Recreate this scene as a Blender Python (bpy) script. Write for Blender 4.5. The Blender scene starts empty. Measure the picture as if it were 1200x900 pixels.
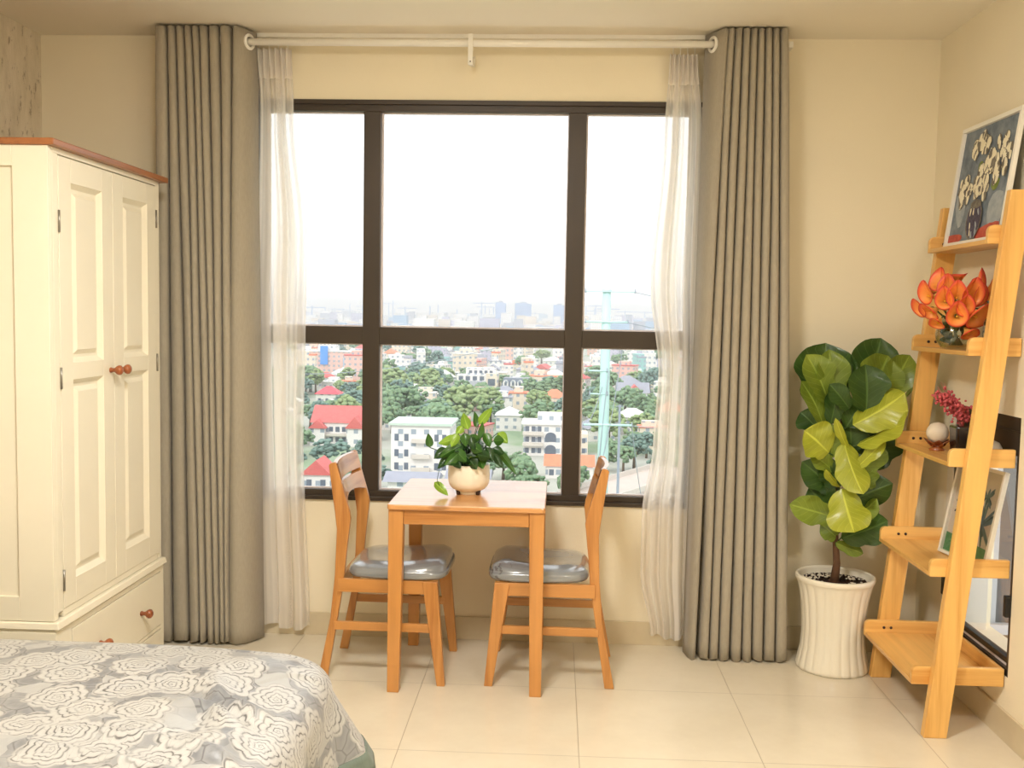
import bpy, bmesh, math, random
from mathutils import Vector, Matrix, noise
R = math.radians
PI = math.pi
sc = bpy.context.scene
COL = sc.collection
LAMP = 61.0
ORG = {}          # world origin of every object built here

def lin(c):
    out = []
    for v in c:
        v /= 255.0
        out.append(v / 12.92 if v <= .04045 else ((v + .055) / 1.055) ** 2.4)
    return (*out, 1.0)

# ------------------------------------------------------------------ materials
class NT:
    """small node-tree writer"""
    def __init__(s, name):
        s.m = bpy.data.materials.new(name); s.m.use_nodes = True
        s.t = s.m.node_tree; s.t.nodes.clear()
        s.out = s.n('ShaderNodeOutputMaterial')
    def n(s, k, **kw):
        x = s.t.nodes.new(k)
        for a, b in kw.items(): setattr(x, a, b)
        return x
    def l(s, a, b): s.t.links.new(a, b)
    def put(s, sock, v):
        if isinstance(v, bpy.types.NodeSocket): s.l(v, sock)
        else: sock.default_value = v
    def math(s, op, a, b=0.0, c=None):
        x = s.n('ShaderNodeMath', operation=op)
        s.put(x.inputs[0], a); s.put(x.inputs[1], b)
        if c is not None: s.put(x.inputs[2], c)
        return x.outputs[0]
    def coord(s, which='Object', scale=(1, 1, 1), loc=(0, 0, 0)):
        tc = s.n('ShaderNodeTexCoord'); mp = s.n('ShaderNodeMapping')
        mp.inputs['Scale'].default_value = scale; mp.inputs['Location'].default_value = loc
        s.l(tc.outputs[which], mp.inputs['Vector']); return mp.outputs[0]
    def noise(s, vec, scale, detail=3, rough=.55):
        x = s.n('ShaderNodeTexNoise'); s.l(vec, x.inputs['Vector'])
        x.inputs['Scale'].default_value = scale; x.inputs['Detail'].default_value = detail
        x.inputs['Roughness'].default_value = rough; return x.outputs['Fac']
    def ramp(s, fac, stops, interp='LINEAR'):
        x = s.n('ShaderNodeValToRGB'); x.color_ramp.interpolation = interp
        e = x.color_ramp.elements
        while len(e) < len(stops): e.new(.5)
        for k, (p, c) in enumerate(stops): e[k].position = p; e[k].color = c
        s.put(x.inputs[0], fac); return x.outputs[0]
    def mix(s, f, a, b, blend='MIX'):
        x = s.n('ShaderNodeMix', data_type='RGBA', blend_type=blend)
        s.put(x.inputs[0], f); s.put(x.inputs[6], a); s.put(x.inputs[7], b); return x.outputs[2]
    def bump(s, h, strength=.3, dist=.01):
        x = s.n('ShaderNodeBump'); x.inputs['Strength'].default_value = strength
        x.inputs['Distance'].default_value = dist; s.l(h, x.inputs['Height']); return x.outputs[0]
    def bsdf(s, color, rough=.5, metal=0, coat=0, normal=None, spec=.5, **kw):
        b = s.n('ShaderNodeBsdfPrincipled')
        s.put(b.inputs['Base Color'], color); s.put(b.inputs['Roughness'], rough)
        b.inputs['Metallic'].default_value = metal; b.inputs['Coat Weight'].default_value = coat
        b.inputs['Coat Roughness'].default_value = .12
        b.inputs['Specular IOR Level'].default_value = spec
        for k, v in kw.items(): s.put(b.inputs[k], v)
        if normal is not None: s.l(normal, b.inputs['Normal'])
        return b.outputs[0]
    def done(s, shader):
        s.l(shader, s.out.inputs[0]); return s.m

def plain(name, c, rough=.5, var=.06, nscale=9, metal=0, coat=0, bump=0, bscale=60, spec=.5, **kw):
    t = NT(name); v = t.coord()
    a = lin(c); d = tuple(x * (1 - var) for x in a[:3]) + (1,)
    col = t.ramp(t.noise(v, nscale), [(.3, d), (.7, a)])
    nm = t.bump(t.noise(v, bscale, 4), bump, .004) if bump else None
    return t.done(t.bsdf(col, rough, metal, coat, nm, spec, **kw))

def wood(name, c1, c2, axis, rough=.35, coat=.25, dens=1.0):
    t = NT(name)
    s = [34 * dens] * 3; s[axis] = 1.6 * dens
    v = t.coord(scale=s)
    n1 = t.noise(v, 1.0, 6, .6)
    s2 = [7.] * 3; s2[axis] = .9
    n2 = t.noise(t.coord(scale=s2, loc=(3, 1, 7)), 1.0, 3)
    f = t.math('ADD', t.math('MULTIPLY', n1, .55), t.math('MULTIPLY', n2, .45))
    col = t.ramp(f, [(.36, lin(c2)), (.50, lin(c1)), (.66, lin([min(255, x * 1.06) for x in c1]))])
    s3 = [9.] * 3; s3[axis] = 2.5
    kn = t.n('ShaderNodeTexVoronoi'); t.l(t.coord(scale=s3, loc=(.3, .8, .1)), kn.inputs['Vector']); kn.inputs['Scale'].default_value = .8
    k = t.ramp(kn.outputs['Distance'], [(.05, (1, 1, 1, 1)), (.10, (0, 0, 0, 1))])
    col = t.mix(t.math('MULTIPLY', k, .55), col, lin([x * .55 for x in c2]))
    return t.done(t.bsdf(col, rough, 0, coat, t.bump(n1, .06, .002)))

M = {}
M['wall'] = plain('wall paint', (243, 231, 203), .85, .03, 2.2, bump=.12, bscale=130)
M['ceiling'] = plain('ceiling paint', (244, 235, 216), .9, .03, 1.5, bump=.1, bscale=140)
M['white_paint'] = plain('cream lacquer', (236, 227, 204), .42, .035, 5, bump=.05, bscale=40)
M['white_plastic'] = plain('white enamel', (245, 240, 228), .35, .02)
M['black_frame'] = plain('dark bronze aluminium', (64, 54, 44), .42, .12, 3, metal=.25)
M['black'] = plain('black metal', (24, 23, 24), .4, .1)
M['gasket'] = plain('pale glazing bead', (225, 215, 215), .5, .03)
M['hinge'] = plain('brushed steel', (150, 145, 135), .35, .1, metal=.9)
M['ladder_z'] = wood('light oak grain up', (236, 184, 104), (214, 152, 72), 2)
M['ladder_x'] = wood('light oak grain across', (236, 186, 108), (214, 152, 74), 0)
M['ladder_y'] = wood('light oak grain along', (226, 174, 98), (200, 142, 70), 1)
M['oak_z'] = wood('honey oak grain up', (196, 136, 72), (164, 102, 44), 2)
M['oak_x'] = wood('honey oak grain across', (196, 136, 72), (164, 102, 44), 0)
M['oak_y'] = wood('honey oak grain along', (198, 140, 80), (166, 106, 52), 1, rough=.28, coat=.5)
M['tabletop'] = wood('polished oak table top', (208, 150, 92), (182, 120, 64), 0, rough=.3, coat=.45)
M['wardrobe_top'] = wood('red brown board', (158, 98, 54), (130, 76, 36), 1, rough=.35)
M['knob'] = wood('turned brown wood', (156, 84, 40), (122, 60, 26), 0, rough=.3, coat=.4)
M['screw'] = plain('dark screw hole', (52, 30, 24), .6, .1)
M['seat_grey'] = plain('grey faux leather', (136, 139, 140), .22, .08, 6, coat=1.0, spec=.8, bump=.12, bscale=220)
M['pot_cream'] = plain('cream glazed ceramic', (240, 232, 212), .3, .03, 6, coat=.3)
M['soil'] = plain('potting soil', (84, 50, 34), .95, .4, 60, bump=.6, bscale=90)
M['pebble'] = plain('pale pebble', (226, 214, 192), .7, .15, 30)
M['bark'] = plain('brown bark', (112, 78, 52), .85, .3, 30, bump=.5, bscale=60)
M['duct'] = plain('pale duct', (236, 230, 216), .5, .03)

def leafmat(name, c, c2, rough=.38, sss=0.0):
    t = NT(name)
    uv = t.n('ShaderNodeTexCoord').outputs['UV']
    sp = t.n('ShaderNodeSeparateXYZ'); t.l(uv, sp.inputs[0])
    u, v = sp.outputs[0], sp.outputs[1]
    au = t.math('ABSOLUTE', t.math('SUBTRACT', u, .5))
    mid = t.ramp(au, [(.0, (1, 1, 1, 1)), (.018, (1, 1, 1, 1)), (.04, (0, 0, 0, 1))])
    # side veins rise at an angle from the mid rib
    ph = t.math('SUBTRACT', t.math('MULTIPLY', v, 7.5), t.math('MULTIPLY', au, 4.2))
    fr = t.math('ABSOLUTE', t.math('SUBTRACT', t.math('FRACT', ph), .5))
    vein = t.ramp(fr, [(.0, (1, 1, 1, 1)), (.05, (0, 0, 0, 1))])
    lines = t.math('MAXIMUM', mid, t.math('MULTIPLY', vein, .7))
    base = t.ramp(t.noise(t.coord(), 9, 3), [(.3, lin(c2)), (.7, lin(c))])
    pale = lin([min(255, x * 1.18 + 22) for x in c])
    col = t.mix(t.math('MULTIPLY', lines, .55), base, pale)
    b = t.bsdf(col, rough, 0, .1, t.bump(lines, .35, .006))
    tr = t.n('ShaderNodeBsdfTranslucent'); t.l(col, tr.inputs[0])
    mx = t.n('ShaderNodeMixShader'); mx.inputs[0].default_value = .22
    t.l(b, mx.inputs[1]); t.l(tr.outputs[0], mx.inputs[2])
    return t.done(mx.outputs[0])
M['fig_light'] = leafmat('young fig leaf', (190, 194, 66), (166, 174, 50))
M['fig_mid'] = leafmat('grown fig leaf', (140, 158, 58), (112, 134, 42))
M['fig_dark'] = leafmat('old fig leaf', (72, 102, 42), (52, 82, 32))
M['pothos_a'] = leafmat('pothos leaf', (72, 116, 40), (46, 90, 30), .3)
M['pothos_b'] = leafmat('young pothos leaf', (152, 186, 62), (116, 158, 46), .3)
M['pothos_c'] = leafmat('deep green pothos leaf', (48, 84, 36), (34, 66, 28), .3)

def fabric(name, c, rough=.85, weave=420, var=.1):
    t = NT(name); v = t.coord()
    w = t.n('ShaderNodeTexWave', wave_type='BANDS', bands_direction='Z'); t.l(v, w.inputs['Vector'])
    w.inputs['Scale'].default_value = weave; w.inputs['Distortion'].default_value = 2
    n = t.noise(t.coord(scale=(160, 160, 40)), 1.0, 4)
    a = lin(c); col = t.ramp(n, [(.3, tuple(x * (1 - var) for x in a[:3]) + (1,)), (.7, a)])
    return t.done(t.bsdf(col, rough, 0, 0, t.bump(n, .15, .002), .3, **{'Sheen Weight': .15}))
M['curtain'] = fabric('taupe blackout fabric', (172, 162, 143))
M['bedskirt'] = fabric('grey green cotton', (106, 116, 104))
M['bedskirt_dark'] = fabric('dark grey green cotton', (78, 88, 80))

def sheer_mat(name, clear, band):
    t = NT(name)
    uv = t.n('ShaderNodeTexCoord').outputs['UV']
    sp = t.n('ShaderNodeSeparateXYZ'); t.l(uv, sp.inputs[0])
    mp = t.n('ShaderNodeMapping'); t.l(uv, mp.inputs[0]); mp.inputs['Scale'].default_value = (60, 60, 1)
    vo = t.n('ShaderNodeTexVoronoi'); vo.feature = 'DISTANCE_TO_EDGE'; t.l(mp.outputs[0], vo.inputs['Vector']); vo.inputs['Scale'].default_value = 1.2
    lace = t.ramp(vo.outputs['Distance'], [(.05, (1, 1, 1, 1)), (.16, (0, 0, 0, 1))])
    inb = t.ramp(t.math('ABSOLUTE', t.math('SUBTRACT', sp.outputs[0], band)), [(.05, (1, 1, 1, 1)), (.075, (0, 0, 0, 1))])
    dense = t.math('MULTIPLY', lace, inb)
    st1 = t.n('ShaderNodeMapping'); t.l(uv, st1.inputs[0]); st1.inputs['Scale'].default_value = (7, .12, 1); st1.inputs['Location'].default_value = (band * 9, 0, 0)
    d = t.n('ShaderNodeBsdfDiffuse'); d.inputs[0].default_value = lin((250, 244, 236))
    tl = t.n('ShaderNodeBsdfTranslucent'); tl.inputs[0].default_value = lin((250, 246, 240))
    m1 = t.n('ShaderNodeMixShader'); m1.inputs[0].default_value = .42
    t.l(d.outputs[0], m1.inputs[1]); t.l(tl.outputs[0], m1.inputs[2])
    tr = t.n('ShaderNodeBsdfTransparent')
    m2 = t.n('ShaderNodeMixShader')
    wv = t.ramp(t.noise(st1.outputs[0], 1.0, 1), [(.40, (0, 0, 0, 1)), (.60, (1, 1, 1, 1))])
    c_ = t.math('MULTIPLY', t.math('ADD', .15, t.math('MULTIPLY', wv, .85)), clear)
    op = t.math('SUBTRACT', 1.0, t.math('MULTIPLY', c_, t.math('SUBTRACT', 1.0, t.math('MULTIPLY', dense, .8))))
    t.l(op, m2.inputs[0]); t.l(tr.outputs[0], m2.inputs[1]); t.l(m1.outputs[0], m2.inputs[2])
    return t.done(m2.outputs[0])
M['sheer'] = sheer_mat('white voile with lace stripe', .42, .62)

def glass_mat(name, tint=(1, 1, 1), refl=.06, rough=0.0):
    t = NT(name)
    tr = t.n('ShaderNodeBsdfTransparent'); tr.inputs[0].default_value = (*tint, 1)
    g = t.n('ShaderNodeBsdfGlossy'); g.inputs['Roughness'].default_value = rough
    mx = t.n('ShaderNodeMixShader'); lw = t.n('ShaderNodeLayerWeight'); lw.inputs[0].default_value = .5
    f = t.math('ADD', refl, t.math('MULTIPLY', t.math('POWER', lw.outputs['Facing'], 4.0), .8 * (1 - refl)))
    t.l(f, mx.inputs[0])
    t.l(tr.outputs[0], mx.inputs[1]); t.l(g.outputs[0], mx.inputs[2])
    return t.done(mx.outputs[0])
M['glass'] = glass_mat('window glass', (.985, .99, .99), .02)
M['vase_glass'] = glass_mat('clear vase glass', (.88, .91, .87), .08)
M['picture_glass'] = glass_mat('picture glass', (.97, .97, .97), .03)

def floor_mat():
    t = NT('polished beige floor tile')
    v = t.coord(loc=(.497, -3.795, 0))
    sp = t.n('ShaderNodeSeparateXYZ'); t.l(v, sp.inputs[0])
    def edge(s):
        f = t.math('FRACT', t.math('DIVIDE', t.math('ADD', s, 60.0), .6))
        return t.math('MINIMUM', f, t.math('SUBTRACT', 1.0, f))
    e = t.math('MINIMUM', edge(sp.outputs[0]), edge(sp.outputs[1]))
    grout = t.ramp(e, [(.0, (1, 1, 1, 1)), (.0022, (1, 1, 1, 1)), (.0038, (0, 0, 0, 1))])
    n = t.noise(v, 1.6, 5, .65); n2 = t.noise(v, 40, 4, .7)
    c = t.ramp(n, [(.3, lin((214, 202, 178))), (.7, lin((229, 219, 197)))])
    c = t.mix(t.math('MULTIPLY', n2, .18), c, lin((240, 228, 206)))
    col = t.mix(grout, c, lin((150, 134, 108)))
    rough = t.math('ADD', .13, t.math('MULTIPLY', grout, .5))
    return t.done(t.bsdf(col, rough, 0, 0, t.bump(t.math('SUBTRACT', 1.0, grout), .2, .002), .5))
M['floor'] = floor_mat()

def skirting_mat():
    t = NT('beige tile skirting')
    v = t.coord(loc=(.497, -3.795, 0))
    n = t.noise(v, 3, 5, .65)
    c = t.ramp(n, [(.3, lin((204, 188, 156))), (.7, lin((220, 205, 174)))])
    return t.done(t.bsdf(c, .3))
M['skirting'] = skirting_mat()

def rose_mat():
    """white roses drawn in grey lines on a grey leafy ground"""
    t = NT('rose print cotton')
    uv = t.n('ShaderNodeTexCoord').outputs['UV']
    wob = t.n('ShaderNodeTexNoise'); t.l(uv, wob.inputs['Vector']); wob.inputs['Scale'].default_value = 16; wob.inputs['Detail'].default_value = 1
    off = t.n('ShaderNodeVectorMath', operation='SCALE')
    sb = t.n('ShaderNodeVectorMath', operation='SUBTRACT'); t.l(wob.outputs['Color'], sb.inputs[0]); sb.inputs[1].default_value = (.5, .5, .5)
    t.l(sb.outputs[0], off.inputs[0]); off.inputs['Scale'].default_value = .022
    ad = t.n('ShaderNodeVectorMath', operation='ADD'); t.l(uv, ad.inputs[0]); t.l(off.outputs[0], ad.inputs[1])
    S = 7.2
    vo = t.n('ShaderNodeTexVoronoi', voronoi_dimensions='2D'); t.l(ad.outputs[0], vo.inputs['Vector'])
    vo.inputs['Scale'].default_value = S; vo.inputs['Randomness'].default_value = .62
    dv = t.n('ShaderNodeVectorMath', operation='SUBTRACT')
    # Position output is in texture units of the voronoi input space
    t.l(ad.outputs[0], dv.inputs[0]); t.l(vo.outputs['Position'], dv.inputs[1])
    sp = t.n('ShaderNodeSeparateXYZ'); t.l(dv.outputs[0], sp.inputs[0])
    ang = t.math('ARCTAN2', sp.outputs[1], sp.outputs[0])
    rnd = t.n('ShaderNodeSeparateColor'); t.l(vo.outputs['Color'], rnd.inputs[0])
    rr = rnd.outputs[0]
    dist = vo.outputs['Distance']
    ph = t.math('MULTIPLY', rr, 6.28)
    scal = t.math('SINE', t.math('ADD', t.math('MULTIPLY', ang, 5.0), ph))
    scal2 = t.math('SINE', t.math('ADD', t.math('MULTIPLY', ang, 3.0), t.math('MULTIPLY', ph, 2.0)))
    rad = t.math('ADD', t.math('ADD', .49, t.math('MULTIPLY', t.math('ABSOLUTE', scal), .08)), t.math('MULTIPLY', scal2, .035))
    q = t.math('DIVIDE', dist, rad)
    # spiral petals, more tightly wound in the middle
    sq = t.math('POWER', q, .62)
    spir = t.math('ADD', t.math('MULTIPLY', sq, 5.2), t.math('DIVIDE', ang, 2 * PI))
    spir = t.math('ADD', spir, t.math('MULTIPLY', scal, .10))
    spir = t.math('ADD', spir, rr)
    spir = t.math('ADD', spir, t.math('MULTIPLY', t.noise(ad.outputs[0], 22, 2), .9))
    fr = t.math('ABSOLUTE', t.math('SUBTRACT', t.math('FRACT', spir), .5))
    petal = t.ramp(fr, [(.0, (1, 1, 1, 1)), (.07, (.8, .8, .8, 1)), (.15, (0, 0, 0, 1))])
    brk = t.ramp(t.noise(ad.outputs[0], 30, 3), [(.42, (0, 0, 0, 1)), (.55, (1, 1, 1, 1))])
    petal = t.math('MULTIPLY', petal, t.math('ADD', .35, t.math('MULTIPLY', brk, .65)))
    shade = t.ramp(fr, [(.12, (.4, .4, .4, 1)), (.36, (0, 0, 0, 1))])
    rose = t.mix(shade, lin((176, 174, 169)), lin((148, 146, 144)))
    rose = t.mix(petal, rose, lin((78, 75, 74)))
    v4 = t.n('ShaderNodeTexVoronoi', voronoi_dimensions='2D', feature='DISTANCE_TO_EDGE'); t.l(ad.outputs[0], v4.inputs['Vector']); v4.inputs['Scale'].default_value = 34
    vein = t.ramp(v4.outputs['Distance'], [(.0, (1, 1, 1, 1)), (.035, (0, 0, 0, 1))])
    rose = t.mix(t.math('MULTIPLY', vein, .35), rose, lin((112, 108, 106)))
    # ground: leaves
    v2 = t.n('ShaderNodeTexVoronoi', voronoi_dimensions='2D'); t.l(ad.outputs[0], v2.inputs['Vector']); v2.inputs['Scale'].default_value = 19
    v2.feature = 'DISTANCE_TO_EDGE'
    lf = t.ramp(v2.outputs['Distance'], [(.01, lin((84, 84, 86))), (.06, lin((126, 126, 127))), (.3, lin((108, 109, 112)))])
    v3 = t.n('ShaderNodeTexVoronoi', voronoi_dimensions='2D'); t.l(ad.outputs[0], v3.inputs['Vector']); v3.inputs['Scale'].default_value = 13
    sc3 = t.n('ShaderNodeSeparateColor'); t.l(v3.outputs['Color'], sc3.inputs[0])
    lf = t.mix(t.ramp(sc3.outputs[0], [(.0, (0, 0, 0, 1)), (.35, (.1, .1, .1, 1)), (.5, (.5, .5, .5, 1)), (.72, (.2, .2, .2, 1)), (.85, (1, 1, 1, 1))]), lf, lin((160, 159, 156)))
    inside = t.ramp(q, [(.96, (1, 1, 1, 1)), (1.0, (0, 0, 0, 1))])
    rim = t.ramp(q, [(.90, (0, 0, 0, 1)), (.95, (1, 1, 1, 1)), (1.0, (1, 1, 1, 1)), (1.04, (0, 0, 0, 1))])
    col = t.mix(inside, lf, rose)
    col = t.mix(t.math('MULTIPLY', rim, .5), col, lin((140, 137, 134)))
    nm = t.bump(t.noise(t.coord(), 7, 5), .25, .03)
    return t.done(t.bsdf(col, .38, 0, 0, nm, .5, **{'Sheen Weight': .2}))
M['rose'] = rose_mat()

# ------------------------------------------------------------------ mesh writer
class MB:
    def __init__(s): s.v = []; s.f = []; s.mi = []; s.sm = []; s.uv = {}
    def add(s, vs, fs, mi=0, smooth=False, uvs=None):
        o = len(s.v); s.v += [Vector(p) for p in vs]
        if uvs:
            for k, w in enumerate(uvs): s.uv[o + k] = w
        for f in fs: s.f.append([o + k for k in f]); s.mi.append(mi); s.sm.append(smooth)
        return s
    def hexa(s, p, mi=0):   # p: bottom 4 ccw, top 4 ccw
        return s.add(p, [(3, 2, 1, 0), (4, 5, 6, 7), (0, 1, 5, 4), (1, 2, 6, 5), (2, 3, 7, 6), (3, 0, 4, 7)], mi)
    def box(s, x0, x1, y0, y1, z0, z1, mi=0):
        return s.hexa([(x0, y0, z0), (x1, y0, z0), (x1, y1, z0), (x0, y1, z0), (x0, y0, z1), (x1, y0, z1), (x1, y1, z1), (x0, y1, z1)], mi)
    def prism(s, poly, axis, a, b, mi=0, smooth=False):
        """poly: 2-D points in the two other axes, extruded from a to b along axis"""
        def P(q, w):
            if axis == 0: return (w, q[0], q[1])
            if axis == 1: return (q[0], w, q[1])
            return (q[0], q[1], w)
        n = len(poly)
        vs = [P(q, a) for q in poly] + [P(q, b) for q in poly]
        fs = [tuple(range(n))[::-1], tuple(range(n, 2 * n))] + [(k, (k + 1) % n, n + (k + 1) % n, n + k) for k in range(n)]
        return s.add(vs, fs, mi, smooth)
    def tube(s, pts, rad, n=10, mi=0, cap=True, smooth=True):
        pts = [Vector(p) for p in pts]
        if not hasattr(rad, '__len__'): rad = [rad] * len(pts)
        vs = []; ref = None
        for k, p in enumerate(pts):
            d = (pts[min(k + 1, len(pts) - 1)] - pts[max(k - 1, 0)]).normalized()
            if ref is None: ref = Vector((0, 0, 1)) if abs(d.z) < .9 else Vector((1, 0, 0))
            a = (ref - d * ref.dot(d)).normalized(); b = d.cross(a); ref = a
            for j in range(n):
                th = 2 * PI * j / n; vs.append(p + (a * math.cos(th) + b * math.sin(th)) * rad[k])
        fs = []
        for k in range(len(pts) - 1):
            for j in range(n):
                fs.append((k * n + j, k * n + (j + 1) % n, (k + 1) * n + (j + 1) % n, (k + 1) * n + j))
        if cap: fs += [tuple(range(n))[::-1], tuple(range((len(pts) - 1) * n, len(pts) * n))]
        return s.add(vs, fs, mi, smooth)
    def lathe(s, prof, c=(0, 0, 0), n=32, mi=0, axis=2, flute=None):
        vs = []; c = Vector(c)
        for (r, h) in prof:
            for j in range(n):
                th = 2 * PI * j / n; rr = r * (1 + (flute(th, h) if flute else 0))
                q = (rr * math.cos(th), rr * math.sin(th), h)
                if axis == 0: q = (q[2], q[0], q[1])
                if axis == 1: q = (q[0], q[2], q[1])
                vs.append(c + Vector(q))
        fs = []
        for k in range(len(prof) - 1):
            for j in range(n):
                fs.append((k * n + j, k * n + (j + 1) % n, (k + 1) * n + (j + 1) % n, (k + 1) * n + j))
        fs += [tuple(range(n))[::-1], tuple(range((len(prof) - 1) * n, len(prof) * n))]
        return s.add(vs, fs, mi, True)
    def torus(s, c, R0, r, axis=2, n=24, m=8, mi=0, tilt=None):
        vs = []; c = Vector(c)
        for j in range(n):
            th = 2 * PI * j / n
            for k in range(m):
                ph = 2 * PI * k / m; rr = R0 + r * math.cos(ph)
                q = Vector((rr * math.cos(th), rr * math.sin(th), r * math.sin(ph)))
                if axis == 0: q = Vector((q.z, q.x, q.y))
                if tilt: q = tilt @ q
                vs.append(c + q)
        fs = [(j * m + k, ((j + 1) % n) * m + k, ((j + 1) % n) * m + (k + 1) % m, j * m + (k + 1) % m) for j in range(n) for k in range(m)]
        return s.add(vs, fs, mi, True)
    def ball(s, c, r, n=12, m=8, mi=0, bumpy=0, seed=0):
        if not hasattr(r, '__len__'): r = (r, r, r)
        vs = []; c = Vector(c)
        for k in range(m + 1):
            ph = PI * k / m
            for j in range(n):
                th = 2 * PI * j / n
                q = Vector((math.sin(ph) * math.cos(th), math.sin(ph) * math.sin(th), math.cos(ph)))
                w = 1 + (bumpy * noise.noise(q * 2.3 + Vector((seed, seed * .7, 0))) if bumpy else 0)
                vs.append(c + Vector((q.x * r[0], q.y * r[1], q.z * r[2])) * w)
        fs = [(k * n + j, (k + 1) * n + j, (k + 1) * n + (j + 1) % n, k * n + (j + 1) % n) for k in range(m) for j in range(n)]
        return s.add(vs, fs, mi, True)
    def grid(s, fn, nu, nv, mi=0, smooth=True, closed=False, uvf=None):
        vs = []; uvs = []
        for i in range(nu + (0 if closed else 1)):
            for j in range(nv + 1):
                vs.append(fn(i / nu, j / nv)); uvs.append(uvf(i / nu, j / nv) if uvf else (i / nu, j / nv))
        w = nv + 1; N = nu if closed else nu + 1
        fs = [(i * w + j, ((i + 1) % N) * w + j, ((i + 1) % N) * w + j + 1, i * w + j + 1) for i in range(nu) for j in range(nv)]
        return s.add(vs, fs, mi, smooth, uvs)
    def build(s, name, mats, parent=None, org=None, bevel=0, solid=0, sub=0, seg=2, recalc=True):
        if not isinstance(mats, (list, tuple)): mats = [mats]
        if parent is not None: o_ = ORG[parent.name]
        else: o_ = Vector(org if org is not None else (0, 0, 0))
        me = bpy.data.meshes.new(name)
        me.from_pydata([tuple(p - o_) for p in s.v], [], s.f)
        for m in mats: me.materials.append(m)
        me.polygons.foreach_set('material_index', s.mi)
        me.polygons.foreach_set('use_smooth', s.sm)
        if s.uv:
            ul = me.uv_layers.new(name='UVMap')
            for lp in me.loops: ul.data[lp.index].uv = s.uv.get(lp.vertex_index, (0, 0))
        if recalc and len(s.f) < 30000:
            bb = bmesh.new(); bb.from_mesh(me); bmesh.ops.recalc_face_normals(bb, faces=bb.faces); bb.to_mesh(me); bb.free()
        me.update()
        o = bpy.data.objects.new(name, me); COL.objects.link(o)
        if parent is not None: o.parent = parent
        else: o.location = o_
        ORG[o.name] = o_
        if solid:
            k = o.modifiers.new('solid', 'SOLIDIFY'); k.thickness = solid; k.offset = 0
        if bevel:
            k = o.modifiers.new('bevel', 'BEVEL'); k.width = bevel; k.segments = seg; k.limit_method = 'ANGLE'; k.angle_limit = R(40)
        if sub:
            k = o.modifiers.new('sub', 'SUBSURF'); k.levels = sub; k.render_levels = sub
        return o

def tag(o, label=None, cat=None, group=None, kind=None):
    if label: o['label'] = label
    if cat: o['category'] = cat
    if group: o['group'] = group
    if kind: o['kind'] = kind
    return o
def empty(name, loc, label=None, cat=None, group=None, kind=None):
    o = bpy.data.objects.new(name, None); COL.objects.link(o); o.location = loc
    o.empty_display_size = .1; ORG[o.name] = Vector(loc)
    return tag(o, label, cat, group, kind)
def struct(o): return tag(o, kind='structure')
def copy_tree(o, parent=None):
    c = o.copy(); COL.objects.link(c); ORG[c.name] = ORG[o.name].copy()
    if parent is not None: c.parent = parent
    for ch in list(o.children): copy_tree(ch, c)
    return c

# ------------------------------------------------------------------ camera
CH = 1.4481
cam = bpy.data.cameras.new('camera'); co = bpy.data.objects.new('camera', cam); COL.objects.link(co)
p_, y_, r_ = .0701, .0434, .0174
fwd = Vector((-math.sin(y_) * math.cos(p_), math.cos(y_) * math.cos(p_), -math.sin(p_)))
rt = Vector((math.cos(y_), math.sin(y_), 0)); up = rt.cross(fwd)
r2 = rt * math.cos(r_) + up * math.sin(r_); u2 = up * math.cos(r_) - rt * math.sin(r_)
co.matrix_world = Matrix(((r2.x, u2.x, -fwd.x, 0), (r2.y, u2.y, -fwd.y, 0), (r2.z, u2.z, -fwd.z, CH), (0, 0, 0, 1)))
cam.sensor_width = 36; cam.lens = 36 * 1168.23 / 1200; cam.clip_end = 20000; cam.clip_start = .05
sc.camera = co
sc.view_settings.view_transform = 'Standard'; sc.view_settings.look = 'None'
sc.view_settings.gamma = 1; sc.view_settings.use_curve_mapping = False
sc.view_settings.exposure = 0.75

# ------------------------------------------------------------------ room shell
W = 4.346; XL = -2.272; XR = 1.589; HC = 2.626; YB = -1.6; T = .2
WX0, WX1, WZ0, WZ1 = -1.32, .60, .617, 2.357      # window opening
struct(MB().box(XL, XR, YB, W, -T, 0).build('floor', M['floor']))
struct(MB().box(XL - T, XR + T, YB - T, W + T, HC, HC + T).build('ceiling', M['ceiling']))
m = MB()
m.box(XL - T, WX0, W, W + T, -T, HC); m.box(WX1, XR + T, W, W + T, -T, HC)
m.box(WX0, WX1, W, W + T, -T, WZ0); m.box(WX0, WX1, W, W + T, WZ1, HC)
struct(m.build('wall_back', M['wall']))
# left wall: rough trowelled concrete
t = NT('rough concrete plaster'); v = t.coord(scale=(1, 9, 3))
n1 = t.noise(v, 1.2, 6, .7); v2 = t.coord(scale=(1, 30, 14)); n2 = t.noise(v2, 1.0, 5, .7)
c = t.ramp(n1, [(.3, lin((204, 190, 164))), (.5, lin((222, 209, 184))), (.72, lin((234, 222, 200)))])
pit = t.ramp(n2, [(.36, (1, 1, 1, 1)), (.42, (0, 0, 0, 1))])
c = t.mix(t.math('MULTIPLY', pit, .8), c, lin((158, 140, 112)))
M['concrete'] = t.done(t.bsdf(c, .85, 0, 0, t.bump(n2, .5, .01)))
struct(MB().box(XL - T, XL, YB, W, -T, HC).build('wall_left', M['concrete']))
struct(MB().box(XL - T, XR + T, YB - T, YB, -T, HC).build('wall_front', M['wall']))
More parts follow.
